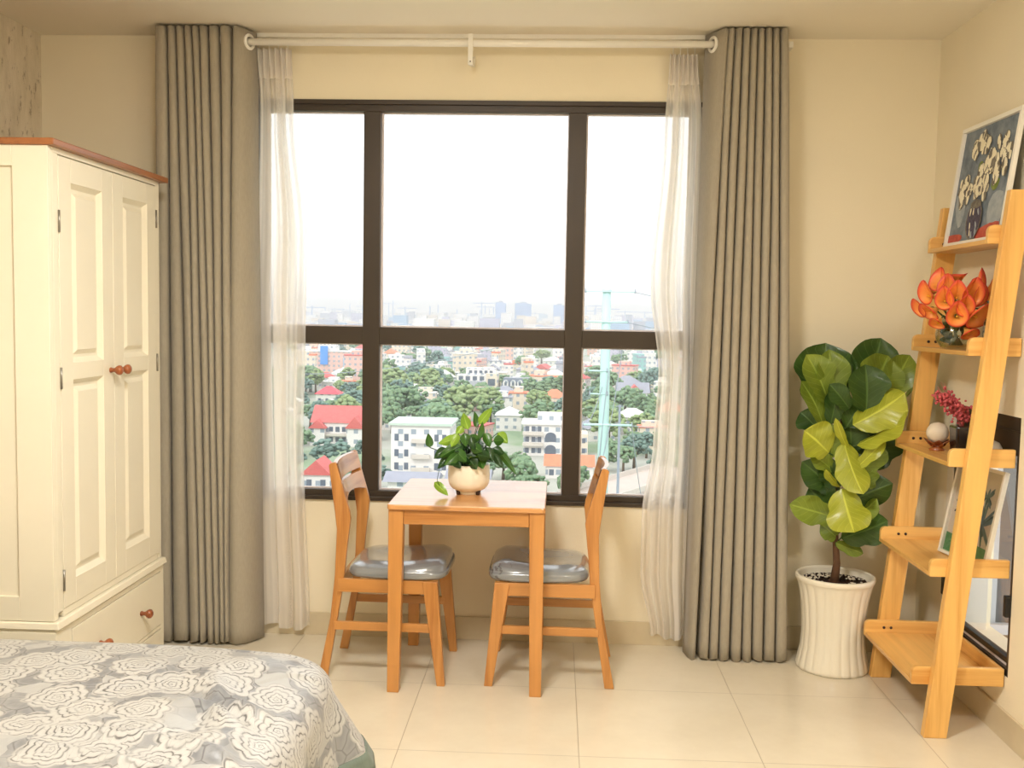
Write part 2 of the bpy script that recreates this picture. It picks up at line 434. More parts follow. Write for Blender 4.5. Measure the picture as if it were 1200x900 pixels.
# right wall with the low side window
SY0, SY1, SZ0, SZ1 = 3.454, 4.065, .215, 1.124
m = MB()
m.box(XR, XR + T, YB, SY0, -T, HC); m.box(XR, XR + T, SY1, W, -T, HC)
m.box(XR, XR + T, SY0, SY1, -T, SZ0); m.box(XR, XR + T, SY0, SY1, SZ1, HC)
struct(m.build('wall_right', M['wall']))
struct(MB().box(XL, XR, W - .012, W, 0, .102).build('baseboard_back', M['skirting'], bevel=.001))
struct(MB().box(XR - .012, XR, YB, W - .012, 0, .102).build('baseboard_right', M['skirting'], bevel=.001))
struct(MB().box(XL, XL + .012, YB, W - .012, 0, .102).build('baseboard_left', M['skirting'], bevel=.001))

# main window -------------------------------------------------------
win = struct(empty('window_1', ((WX0 + WX1) / 2, W, WZ0)))
FY0, FY1 = W + .002, W + .075
m = MB()
m.box(WX0, WX1, FY0, FY1, WZ1 - .046, WZ1); m.box(WX0, WX1, FY0, FY1, WZ0, WZ0 + .040)
m.box(WX0, WX0 + .045, FY0, FY1, WZ0 + .04, WZ1 - .046); m.box(WX1 - .045, WX1, FY0, FY1, WZ0 + .04, WZ1 - .046)
m.box(WX0 - .002, WX1 + .002, FY0 - .012, FY0, WZ1 - .018, WZ1 + .002)   # raised outer lip
m.box(WX0 - .002, WX1 + .002, FY0 - .016, FY0, WZ0 - .004, WZ0 + .014)
m.build('frame', M['black_frame'], win, bevel=.002)
MB().box(-.849, -.775, FY0 - .003, FY1 - .002, WZ0 + .04, WZ1 - .046).build('mullion', M['black_frame'], win, bevel=.002)
MB().box(.037, .112, FY0 - .003, FY1 - .002, WZ0 + .04, WZ1 - .046).build('mullion', M['black_frame'], win, bevel=.002)
for a, b in ((WX0 + .045, -.849), (-.775, .037), (.112, WX1 - .045)):
    MB().box(a, b, FY0 - .002, FY1 - .004, 1.306, 1.381).build('transom', M['black_frame'], win, bevel=.002)
    for z0, z1 in ((WZ0 + .04, 1.306), (1.381, WZ1 - .046)):
        MB().box(a, b, W + .045, W + .051, z0, z1).build('glass_pane', M['glass'], win)
        g = MB()
        g.box(a, a + .008, W + .03, W + .044, z0, z1); g.box(a + .008, b - .004, W + .03, W + .044, z0, z0 + .006)
        g.box(b - .004, b, W + .03, W + .044, z0, z1); g.box(a + .008, b - .004, W + .03, W + .044, z1 - .005, z1)
        g.build('glazing_bead', M['gasket'], win)

# low side window in the right wall ----------------------------------
w2 = struct(empty('window_2', (XR, (SY0 + SY1) / 2, SZ0)))
ya, yb, za, zb = SY0, 4.01, SZ0, SZ1
XF0, XF1 = XR + .004, XR + .05
m = MB()
m.box(XF0, XF1, ya, yb, zb - .135, zb)                        # tall head box
m.box(XF0, XF1, ya, yb, za, za + .028)
m.box(XF0, XF1, ya, ya + .026, za + .028, zb - .135); m.box(XF0, XF1, yb - .045, yb, za + .028, zb - .135)
m.box(XF0 - .006, XF0, ya, yb, zb - .055, zb - .048)
m.build('frame', M['black_frame'], w2, bevel=.002)
m = MB()
m.box(XF0 + .012, XF1 - .006, ya + .026, yb - .045, za + .038, za + .058)
m.box(XF0 + .012, XF1 - .006, ya + .026, ya + .034, za + .058, zb - .135); m.box(XF0 + .012, XF1 - .006, yb - .055, yb - .045, za + .058, zb - .135)
m.build('sash', M['black'], w2, bevel=.0015)
MB().box(XF0 + .014, XF1 - .01, ya + .026, yb - .045, za + .028, za + .038).build('sash_seal', M['gasket'], w2)
MB().box(XF0 + .022, XF0 + .027, ya + .034, yb - .055, za + .058, zb - .135).build('glass_pane', M['glass'], w2)
for z in (.40, .93): MB().box(XR - .022, XF0, yb - .02, yb + .012, z - .045, z + .05).build('hinge', M['black'], w2, bevel=.004)
MB().box(XR - .02, XF0, ya + .0, ya + .022, .43, .505).build('latch', M['black'], w2, bevel=.004)
MB().box(XR + .0, XR + .16, yb, SY1, za, zb).build('jamb_lining', M['duct'], w2)

# balcony corner outside the side window ------------------------------
M['balcony'] = plain('weathered grey render', (104, 103, 102), .9, .12, 3)
M['balcony_tan'] = plain('tan render', (128, 112, 92), .9, .1, 3)
M['balcony_white'] = plain('white coping', (190, 190, 190), .6, .04, 3)
bal = empty('balcony', (2.2, 5.0, -.1), 'grey and tan balcony corner seen outside the low side window', 'balcony')
MB().box(1.80, 2.155, 4.98, 5.1, -.9, 3.0).build('pier', M['balcony'], bal)
MB().box(2.155, 2.9, 4.98, 5.1, -.9, -.10).build('parapet', M['balcony_tan'], bal)
MB().box(2.155, 2.9, 4.96, 5.12, -.10, -.05).build('coping', M['balcony_white'], bal)
MB().box(2.19, 2.225, 5.0, 5.06, -.05, 3.0).build('post', M['balcony_white'], bal)
MB().box(2.225, 2.9, 5.0, 5.1, -.05, 3.0).build('screen_wall', M['balcony'], bal)
MB().box(1.80, 2.9, 3.0, 5.1, -1.0, -.9).build('slab', M['balcony'], bal)

# ------------------------------------------------------------------ curtains
def curtain_path(cs, x0, yf, yb, panel, hw=.80, r=.020):
    """cs: x of every front ridge. Returns an omega-folded polyline; panel = (x,y) points appended."""
    pts = []
    n = len(cs)
    for k, c in enumerate(cs):
        left = (cs[k - 1] + c) / 2 if k else x0
        right = (c + cs[k + 1]) / 2 if k < n - 1 else c + (c - left) * 1.0
        h1 = (c - left) * hw; h2 = (right - c) * hw
        pts.append((left, yb))
        pts.append((left + (c - left - h1) * .35, yb - (yb - yf) * .35))
        for a in range(6):
            th = PI / 2 * a / 5
            pts.append((c - h1 * math.cos(th), yf + r * (1 - math.sin(th))))
        for a in range(1, 6):
            th = PI / 2 * a / 5
            pts.append((c + h2 * math.sin(th), yf + r * (1 - math.cos(th))))
        pts.append((right - (right - c - h2) * .35, yb - (yb - yf) * .35))
    pts.append((right, yb))
    return pts + panel

def lerp(a, b, t): return a + (b - a) * t
def make_curtain(name, top, bot, x0t, x0b, panel_t, panel_b, yf, yb, zt, zb, mirror, label, rings):
    root = empty(name, ((top[0] + top[-1]) / 2, (yf + yb) / 2, 0), label, 'curtain')
    nz = 40
    rows = []
    for j in range(nz + 1):
        s = j / nz; e = s ** .8
        wob = .004 * math.sin(s * 9)
        cs = [lerp(a, b, e) + wob * math.sin(k * 2.1 + s * 3) for k, (a, b) in enumerate(zip(top, bot))]
        pn = [(lerp(a[0], b[0], e), lerp(a[1], b[1], e)) for a, b in zip(panel_t, panel_b)]
        rows.append(curtain_path(cs, lerp(x0t, x0b, e), yf - .012 * s * math.sin(s * 2.5), yb, pn))
    n = len(rows[0]) - 1
    def fn(i, j):
        a = round(i * n); b = round(j * nz); p = rows[b][a]
        hem = zb + .006 * math.sin(a * .37) if b == nz else 0
        z = lerp(zt, zb, j) + (.006 * math.sin(a * .37) * j)
        x = p[0]
        return (-x if mirror else x, p[1], z)
    m = MB(); m.grid(fn, n, nz)
    m.build('fabric', M['curtain'], root, solid=.002)
    g = MB
    for (x, y, tz) in rings:
        q = MB(); q.torus((x, y, 2.568),   .027, .007, axis=2, tilt=Matrix.Rotation(tz, 3, 'Z') @ Matrix.Rotation(R(90), 3, 'Y'))
        q.build('eyelet', M['white_plastic'], root)
    return root
Lx = lambda u: -1.700 + (u - 183) * .00368
Lb = lambda u: -1.700 + (u - 184) * .00368
topL = [Lx(u) for u in (193, 203.5, 213, 222.5, 230.5, 239.5, 251.5, 265)]
botL = [Lb(u) for u in (192, 212, 231, 238, 249, 255, 262, 268)]
ringsL = [(-1.311, 4.22, R(-22))] + [(Lx(u), 4.22, 0) for u in (246, 257.5)]
make_curtain('blackout_curtain', topL, botL, Lx(183), Lb(183), [(-1.362, 4.165), (-1.350, 4.155), (-1.325, 4.20), (-1.295, 4.268)],
             [(-1.385, 4.165), (-1.35, 4.15), (-1.31, 4.18), (-1.262, 4.265)], 4.155, 4.312, 2.617, .012, False,
             'taupe eyelet curtain hanging beside the white wardrobe, left of the window', ringsL)
# right curtain (mirrored: x negated)
Rx = lambda u: .613 + (u - 835) * .00345
Rb = lambda u: .586 + (u - 805) * .0036
topR = [-Rx(u) for u in (917, 908, 899.5, 891, 883, 874, 865, 856.5)]
botR = [-Rb(u) for u in (913, 899.5, 886, 873, 861, 846.5, 835, 823)]
ringsR = [(.619, 4.22, R(24))] + [(Rx(u), 4.22, 0) for u in (861, 852)]
make_curtain('blackout_curtain', topR, botR, -Rx(923), -Rb(921), [(-.672, 4.165), (-.660, 4.155), (-.636, 4.20), (-.595, 4.268)],
             [(-.615, 4.165), (-.60, 4.155), (-.588, 4.19), (-.575, 4.262)], 4.155, 4.312, 2.617, .006, True,
             'taupe eyelet curtain hanging beside the tall leafy potted plant, right of the window', ringsR)

rod = empty('curtain_rod', (-.37, 4.22, 2.568), 'white curtain rod running across above the window', 'curtain rod')
MB().tube([(-1.70, 4.22, 2.568), (.93, 4.22, 2.568)], .0145, 16).build('pole', M['white_plastic'], rod)
for x in (-.378,):
    m = MB()
    m.tube([(x + .018 * math.cos(a), 4.22 + .0, 2.568 + .018 * math.sin(a)) if False else (x, 4.22 + .019 * math.cos(a), 2.568 + .019 * math.sin(a)) for a in [PI * k / 8 for k in range(8, 17)]], .004, 8)
    m.hexa([(x - .009, 4.20, 2.475), (x + .009, 4.20, 2.475), (x + .009, 4.345, 2.50), (x - .009, 4.345, 2.50),
            (x - .009, 4.20, 2.49), (x + .009, 4.20, 2.49), (x + .009, 4.345, 2.545), (x - .009, 4.345, 2.545)])
    m.box(x - .010, x + .010, 4.193, 4.204, 2.475, 2.60)
    m.build('bracket', M['white_plastic'], rod, bevel=.002)
    MB().tube([(x, 4.1935, 2.487), (x, 4.191, 2.487)], .003, 8).build('screw', M['screw'], rod)
MB().box(.925, .945, 4.21, 4.345, 2.555, 2.58).build('end_bracket', M['white_plastic'], rod, bevel=.002)
MB().box(-1.72, .93, 4.296, 4.318, HC - .016, HC).build('sheer_track', M['white_plastic'], org=(-.37, 4.3, 2.61))
tag(bpy.data.objects['sheer_track'], 'thin white track on the ceiling behind the curtain rod', 'curtain track')

def sheer(label, xl, xr, seed, mirror):
    """xl, xr: lists of (z, x) giving the two edges"""
    def ip(tab, z):
        for (z0, a), (z1, b) in zip(tab, tab[1:]):
            if z1 <= z <= z0:
                t_ = (z0 - z) / (z0 - z1); t_ = t_ * t_ * (3 - 2 * t_); return lerp(a, b, t_)
        return tab[-1][1] if z < tab[-1][0] else tab[0][1]
    zt, zb = xl[0][0], xl[-1][0]
    root = empty('sheer_curtain', ((xl[0][1] + xr[0][1]) / 2, 4.29, 0), label, 'sheer curtain')
    def fn(i, j):
        z = lerp(zt, zb, j); a, b = ip(xl, z), ip(xr, z)
        s = i if not mirror else 1 - i
        x = lerp(a, b, s + .02 * math.sin(s * 25) * j)
        head = max(0, 1 - j / .06)
        y = 4.296 + .014 * math.sin(i * 2 * PI * 6.5 + seed) * (.35 + .65 * head) + (1 - head) * .020 * math.sin(i * 2 * PI * 3 + seed * 2 + j * 1.2) * (.5 + .5 * j)
        if j > .97: z += .012 * math.sin(i * 6 + seed)
        return (x, y, z)
    MB().grid(fn, 110, 60, uvf=lambda i, j: (i, j * 9)).build('voile', M['sheer'], root)
    def head_fn(i, j):
        p = fn(i, j * .05); return (p[0], p[1] - .003, p[2])
    M.setdefault('sheer_head', sheer_mat('doubled voile heading', .08, 5))
    MB().grid(head_fn, 110, 3).build('heading_tape', M['sheer_head'], root)
    for k in range(4):
        f = fn((k + .5) / 4, 0)
        MB().tube([(f[0], 4.31, HC - .012), (f[0], 4.305, zt + .03), (f[0], 4.30, zt - .005)], .002, 6).build('hook', M['white_plastic'], root)
    return root
sheer('white sheer curtain beside the taupe curtain on the wardrobe side',
      [(2.56, -1.312), (2.3, -1.30), (1.5, -1.33), (.6, -1.30), (.045, -1.287)],
      [(2.56, -1.15), (2.3, -1.145), (1.72, -1.085), (1.3, -1.092), (.9, -1.10), (.045, -1.068)], .6, False)
sheer('white sheer curtain beside the taupe curtain nearest the potted fig',
      [(2.545, .452), (2.2, .436), (1.6, .395), (1.2, .44), (.9, .425), (.6, .385), (.35, .385), (.05, .437)],
      [(2.56, .572), (2.2, .60), (1.2, .60), (.05, .60)], 2.2, True)

# ------------------------------------------------------------------ table
tab = empty('dining_table', (-.325, 3.99, 0), 'small square honey oak table under the window between two chairs', 'table')
TX0, TX1, TY0, TY1, TZ = -.622, -.026, 3.675, 4.285, .727
poly = []
rr = .015
for cx, cy, a0 in ((TX1 - rr, TY1 - rr, 0), (TX0 + rr, TY1 - rr, 90), (TX0 + rr, TY0 + rr, 180), (TX1 - rr, TY0 + rr, 270)):
    for k in range(5): a = R(a0 + 90 * k / 4); poly.append((cx + rr * math.cos(a), cy + rr * math.sin(a)))
MB().prism(poly, 2, TZ - .02, TZ).build('tabletop', M['tabletop'], tab, bevel=.004)
def taper_leg(m, x0, x1, y0, y1, zt, dx0, dx1, dy0, dy1):
    m.hexa([(x0 + dx0, y0 + dy0, 0), (x1 - dx1, y0 + dy0, 0), (x1 - dx1, y1 - dy1, 0), (x0 + dx0, y1 - dy1, 0), (x0, y0, zt), (x1, y0, zt), (x1, y1, zt), (x0, y1, zt)])
for sx in (0, 1):
    for sy in (0, 1):
        m = MB(); a = TX0 + .004 if not sx else TX1 - .004 - .057; b = TY0 + .012 if not sy else TY1 - .012 - .055
        taper_leg(m, a, a + .057, b, b + .055, TZ - .02, 0 if not sx else .012, .012 if not sx else 0, 0 if not sy else .01, .01 if not sy else 0)
        m.build('leg', M['oak_z'], tab, bevel=.003)
for y in (TY0 + .018, TY1 - .04): MB().box(TX0 + .061, TX1 - .061, y, y + .022, TZ - .077, TZ - .02).build('apron', M['oak_x'], tab, bevel=.002)
for x in (TX0 + .01, TX1 - .032): MB().box(x, x + .022, TY0 + .067, TY1 - .067, TZ - .077, TZ - .02).build('apron', M['oak_y'], tab, bevel=.002)

# ------------------------------------------------------------------ chairs
def make_chair(loc, rz, label):
    """local: sitter faces +x"""
    root = empty('dining_chair', (0, 0, 0), label, 'chair', 'oak chairs at the small table')
    post = [(-.215, 0), (-.252, 0), (-.203, .25), (-.186, .42), (-.180, .60), (-.188, .665), (-.214, .850), (-.207, .858), (-.190, .862), (-.184, .856),
            (-.131, .672), (-.126, .645), (-.142, .50), (-.150, .40)]
    for s in (-1, 1):
        m = MB(); y0 = s * .195
        n = len(post)
        vs = []
        for q in (0, 1):
            for (x, z) in post:
                yy = s * (.195 - .022 * q - .010 * min(1, abs(z - .42) / .44) * (1 if z > .42 else 0)); vs.append((x, yy, z))
        fs = [tuple(range(n)), tuple(range(n, 2 * n))[::-1]] + [(k, n + k, n + (k + 1) % n, (k + 1) % n) for k in range(n)]
        m.add(vs, fs); m.build('rear_leg', M['oak_z'], root, bevel=.003)
        m = MB()
        ya, yb = s * .213, s * .183
        if ya > yb: ya, yb = yb, ya
        m.hexa([(.222, ya + s * .004, .0), (.254, ya + s * .004, .0), (.254, yb + s * .004, .0), (.222, yb + s * .004, .0), (.160, ya, .410), (.219, ya, .410), (.219, yb, .410), (.160, yb, .410)])
        m.build('front_leg', M['oak_z'], root, bevel=.003)
        MB().box(-.170, .170, min(s * .207, s * .187), max(s * .207, s * .187), .358, .410).build('side_rail', M['oak_x'], root, bevel=.002)
        MB().box(-.188, .205, min(s * .202, s * .184), max(s * .202, s * .184), .205, .238).build('stretcher', M['oak_x'], root, bevel=.003)
    MB().box(.176, .196, -.183, .183, .358, .410).build('front_rail', M['oak_y'], root, bevel=.002)
    MB().box(-.180, -.160, -.173, .173, .358, .410).build('back_rail', M['oak_y'], root, bevel=.002)
    # back slats follow the leaning posts, slightly hollow
    def slat(z0, z1, arch):
        def P(i, j, off):
            y = lerp(-.176, .176, i); z = lerp(z0, z1, j) + (arch * (1 - (2 * i - 1) ** 2) * (1 - j))
            x = lerp(-.141, -.190, (z - .68) / .18) - .020 * (1 - (2 * i - 1) ** 2) + off
            return (x, y, z)
        m = MB()
        a, b = 16, 4
        m.grid(lambda i, j: P(i, j, .008), a, b); m.grid(lambda i, j: P(1 - i, j, -.008), a, b)
        k = MB()
        m.grid(lambda i, j: P(i, 1, lerp(.008, -.008, j)), a, 1, smooth=False); m.grid(lambda i, j: P(1 - i, 0, lerp(.008, -.008, j)), a, 1, smooth=False)
        m.build('back_slat', M['oak_y'], root)
    slat(.790, .858, 0); slat(.700, .777, .022)
    # padded seat
    def cush(i, j):
        a = 2 * PI * i; n_ = 5.0
        ca, sa = math.cos(a), math.sin(a)
        rx = .2; ry = .208 - .012 * (1 if ca < 0 else 0) * abs(ca)
        k = (abs(ca) ** n_ + abs(sa) ** n_) ** (-1 / n_)
        prof = [(.0, .412), (.92, .412), (.98, .414), (1.0, .421), (1.0, .431), (.985, .442), (.94, .452), (.84, .461), (.62, .467), (.35, .466), (0.0, .464)]
        u = j * (len(prof) - 1); q = min(int(u), len(prof) - 2); f = u - q
        r0 = lerp(prof[q][0], prof[q + 1][0], f); z = lerp(prof[q][1], prof[q + 1][1], f)
        x = .052 + rx * k * ca * r0; y = ry * k * sa * r0
        if z > .45: z += .012 * (x / .2) ** 2 * (1 if x > 0 else .3) - .006 * math.exp(-((x - .0) ** 2 + y * y) / .012)
        if x > .2: z -= (x - .2) * .25 * (1 if z > .44 else 0)
        return (x, y, z)
    MB().grid(cush, 64, 30, closed=True).build('seat_cushion', M['seat_grey'], root)
    for s in (-1, 1): MB().tube([(-.166, s * .1955, .39), (-.166, s * .1975, .39)], .004, 8).build('screw_cap', M['screw'], root)
    root.location = loc; root.rotation_euler = (0, 0, rz)
    return root
c1 = make_chair((-.655, 3.985, 0), R(-1.0), 'oak chair with plain grey padded seat, at the wardrobe side of the table')
c2 = make_chair((0, 0, 0), 0, None)
c2['label'] = 'oak chair with creased grey padded seat, at the plant side of the table'
c2.location = (.004, 3.995, 0); c2.rotation_euler = (0, 0, R(179))
# creases in the front of the second seat
t = NT('creased grey faux leather'); v = t.coord(); w = t.noise(t.coord(scale=(60, 14, 60)), 1.0, 4)
cr = t.ramp(w, [(.36, (1, 1, 1, 1)), (.41, (0, 0, 0, 1))]); sp = t.n('ShaderNodeSeparateXYZ'); t.l(v, sp.inputs[0])
fr = t.ramp(sp.outputs[0], [(.13, (0, 0, 0, 1)), (.2, (1, 1, 1, 1))]); cr = t.math('MULTIPLY', cr, fr)
col = t.mix(t.math('MULTIPLY', cr, .7), lin((136, 139, 140)), lin((84, 78, 74)))
M['seat_creased'] = t.done(t.bsdf(col, .22, 0, 1.0, t.bump(cr, .5, .004)))
for o in c2.children:
    if o.name.startswith('seat_cushion'): o.data.materials[0] = M['seat_creased']

# ------------------------------------------------------------------ leaves
def leaf(m, base, tip, side, width, mi=0, cup=.25, droop=.0, shape='fiddle', nu=8, nv=12, wavy=.0, seed=0):
    """a curved blade from base to tip; side = hint for the width direction"""
    base, tip = Vector(base), Vector(tip); ax = tip - base; L = ax.length; d = ax / L
    sd = Vector(side); sd = (sd - d * sd.dot(d)).normalized(); nm = sd.cross(d)
    def half(t_):
        if shape == 'fiddle':
            a = math.sin(PI * min(1, t_ ** .85)) ** .55 * (.62 + .42 * t_ - .16 * math.exp(-((t_ - .38) / .12) ** 2))
            if t_ > .86: a *= max(0, 1 - ((t_ - .86) / .14) ** 2.2) ** .5
            return a
        return (math.sin(PI * t_ ** .62)) ** .85
    def fn(i, j):
        s = 2 * i - 1; h = half(j) * width / 2
        off = cup * abs(s) ** 1.5 * h + wavy * h * math.sin(s * 3 + j * 13 + seed) * abs(s) - droop * L * (math.sin(PI * j))
        return base + d * (L * j) + sd * (s * h * (1 - .12 * cup)) + nm * off
    m.grid(fn, nu, nv, mi)

# pothos in the cream pot -------------------------------------------
pth = empty('potted_pothos', (-.338, 3.95, TZ), 'leafy green pothos in a rounded cream pot on the small table', 'houseplant')
px, py = -.338, 3.95
ped = MB(); ped.lathe([(.046, .012), (.05, .014), (.066, .022), (.078, .036), (.0835, .055), (.0845, .08), (.083, .118), (.0815, .122), (.079, .122), (.078, .11), (.074, .108)], (px, py, TZ), 40)
pot = ped.build('pot', M['pot_cream'], pth)
MB().lathe([(.040, .0), (.044, .001), (.046, .012), (.040, .013)], (px, py, TZ), 32).build('foot_ring', M['pot_cream'], pot)
for a in (40, 140, 220, 320): MB().tube([(px + .05 * math.cos(R(a)), py + .05 * math.sin(R(a)), TZ + .0005), (px + .052 * math.cos(R(a)), py + .052 * math.sin(R(a)), TZ + .018)], [.007, .009], 8).build('pot_foot', M['screw'], pot)
MB().lathe([(.07, .104), (.0775, .106)], (px, py, TZ), 24).build('soil', M['soil'], pth)
rnd = random.Random(5)
fm = MB(); st = MB()
K = 1 / 296
def PT(u, v_, dy=0): return (px + (u - 548) * K, py + dy, TZ + (579 - v_) * K)
hand = [  # base px, tip px, width m, dy base, dy tip, material
    ((559, 496), (575, 475), .030, -.01, -.02, 1), ((556, 500), (553, 481), .024, 0, .01, 0), ((547, 502), (541, 482), .034, -.02, -.03, 1), ((561, 512), (564, 492), .022, -.03, -.03, 0),
    ((502, 524), (500, 507), .026, -.03, -.03, 0), ((582, 505), (594, 517), .036, -.02, -.03, 1), ((583, 524), (605, 553), .024, -.04, -.05, 0), ((578, 528), (590, 545), .024, -.06, -.08, 2),
    ((543, 505), (546, 520), .032, -.05, -.08, 0), ((557, 523), (567, 545), .050, -.06, -.10, 0), ((545, 530), (560, 545), .052, -.08, -.11, 2), ((536, 512), (513, 518), .036, -.03, -.06, 1),
    ((540, 520), (516, 533), .038, -.05, -.09, 0), ((522, 524), (508, 536), .034, -.04, -.06, 2), ((528, 530), (513, 547), .030, -.05, -.08, 2), ((577, 514), (590, 512), .034, -.04, -.06, 0),
    ((577, 522), (590, 528), .030, -.05, -.07, 2), ((570, 520), (578, 536), .032, -.08, -.10, 2), ((552, 518), (566, 524), .034, -.09, -.12, 0), ((533, 524), (548, 536), .036, -.08, -.12, 0),
    ((530, 534), (541, 545), .034, -.08, -.10, 2), ((547, 512), (563, 509), .030, -.06, -.09, 0), ((536, 506), (529, 521), .030, -.05, -.08, 1), ((567, 504), (574, 520), .032, -.06, -.09, 0),
    ((541, 498), (533, 507), .026, -.03, -.05, 1), ((560, 528), (576, 530), .036, -.10, -.12, 2), ((552, 508), (557, 522), .028, -.08, -.11, 2), ((537, 528), (522, 541), .034, -.09, -.11, 0),
]
for (b, tp, wd, d0, d1, mi) in hand:
    q_ = (Vector(PT(*tp, d1)) - Vector(PT(*b, d0))).cross(Vector((rnd.uniform(-.3, .3), 1, rnd.uniform(-.3, .1))))
    leaf(fm, PT(*b, d0), PT(*tp, d1), q_, wd * 1.3, mi, .35, -.08, 'heart', 6, 9)
    st.tube([(px + (b[0] - 548) * K * .25, py + rnd.uniform(-.02, .02), TZ + .10), (px + (b[0] - 548) * K * .6, py + d0 * .6, lerp(TZ + .11, PT(*b)[2], .7)), PT(*b, d0)], .0018, 6)
for k in range(46):   # inner and rear leaves
    a = rnd.uniform(0, 2 * PI); r0 = rnd.uniform(.01, .075); h = rnd.uniform(.13, .25) - r0 * .7
    b = Vector((px + r0 * math.cos(a), py + r0 * math.sin(a), TZ + h))
    a2 = a + rnd.uniform(-.7, .7); L = rnd.uniform(.045, .075); b.z = max(b.z, TZ + .165)
    tp = b + Vector((math.cos(a2) * .8, math.sin(a2) * .8, rnd.uniform(-.45, .35))).normalized() * L
    leaf(fm, b, tp, (-math.sin(a2), math.cos(a2), rnd.uniform(-.4, .4)), rnd.uniform(.036, .055), rnd.choice((0, 0, 2, 2, 1)), .3, -.1, 'heart', 6, 9)
    st.tube([(px + rnd.uniform(-.04, .04), py + rnd.uniform(-.04, .04), TZ + .10), tuple(b)], .0018, 6)
# leaf trailing on the table
st.tube([PT(525, 532, -.04), PT(516, 540, -.06), PT(513, 560, -.08), (px - .105, py - .07, TZ + .03)], .0014, 6)
leaf(fm, (px - .130, py - .075, TZ + .055), (px - .072, py - .095, TZ + .006), (.3, .2, 1), .036, 1, .2, -.1, 'heart', 6, 9)
fm.build('foliage', [M['pothos_a'], M['pothos_b'], M['pothos_c']], pth)
st.build('stems', M['pothos_c'], pth)

# fiddle-leaf fig ----------------------------------------------------
fx, fy = 1.178, 4.13
fig = empty('potted_fig_tree', (fx, fy, 0), 'tall fiddle leaf fig in a white fluted pot beside the ladder shelf', 'houseplant')
def flute(th, h):
    return (.030 * abs(math.cos(th * 11)) ** .6 - .02) * (1 - max(0, (h - .33) / .05) if h > .33 else 1) * (1 if h < .385 else 0)
prof = [(.120, 0), (.142, .002), (.146, .012), (.140, .04), (.130, .09), (.126, .15), (.127, .21), (.132, .27), (.140, .32), (.148, .352), (.153, .366), (.158, .374), (.160, .384), (.158, .392), (.150, .394), (.146, .388), (.144, .370), (.142, .360)]
fine = []
for (a, b) in zip(prof, prof[1:]):
    for k in range(3): fine.append((lerp(a[0], b[0], k / 3), lerp(a[1], b[1], k / 3)))
fine.append(prof[-1])
MB().lathe(fine, (fx, fy, 0), 176, flute=flute).build('pot', M['pot_cream'], fig)
MB().lathe([(.10, .363), (.141, .364)], (fx, fy, 0), 32).build('soil', M['soil'], fig)
pb = MB(); rnd = random.Random(3)
for k in range(260):
    a = rnd.uniform(0, 2 * PI); r0 = .138 * math.sqrt(rnd.uniform(.18, 1)); s = rnd.uniform(.003, .006)
    if rnd.random() < .35 and -.5 < math.sin(a) < .2: continue
    pb.ball((fx + r0 * math.cos(a), fy + r0 * math.sin(a), .366), (s, s, s * .6), 6, 4)
tag(pb.build('pebbles', M['pebble'], fig), kind='stuff')
MB().tube([(fx - .005, fy, .35), (fx + .004, fy, .44), (fx - .004, fy, .52), (fx - .01, fy, .62), (fx - .006, fy, .80), (fx + .004, fy, 1.0), (fx, fy, 1.16)], [.021, .015, .013, .012, .011, .009, .006], 10).build('trunk', M['bark'], fig)
KF = 1 / 286.
def PF(u, v_, dy): return (fx + (u - 988 + (v_ - 560) * -.018) * KF * 1.0, fy + dy, .40 + (683 - v_) * KF)
fl = MB()
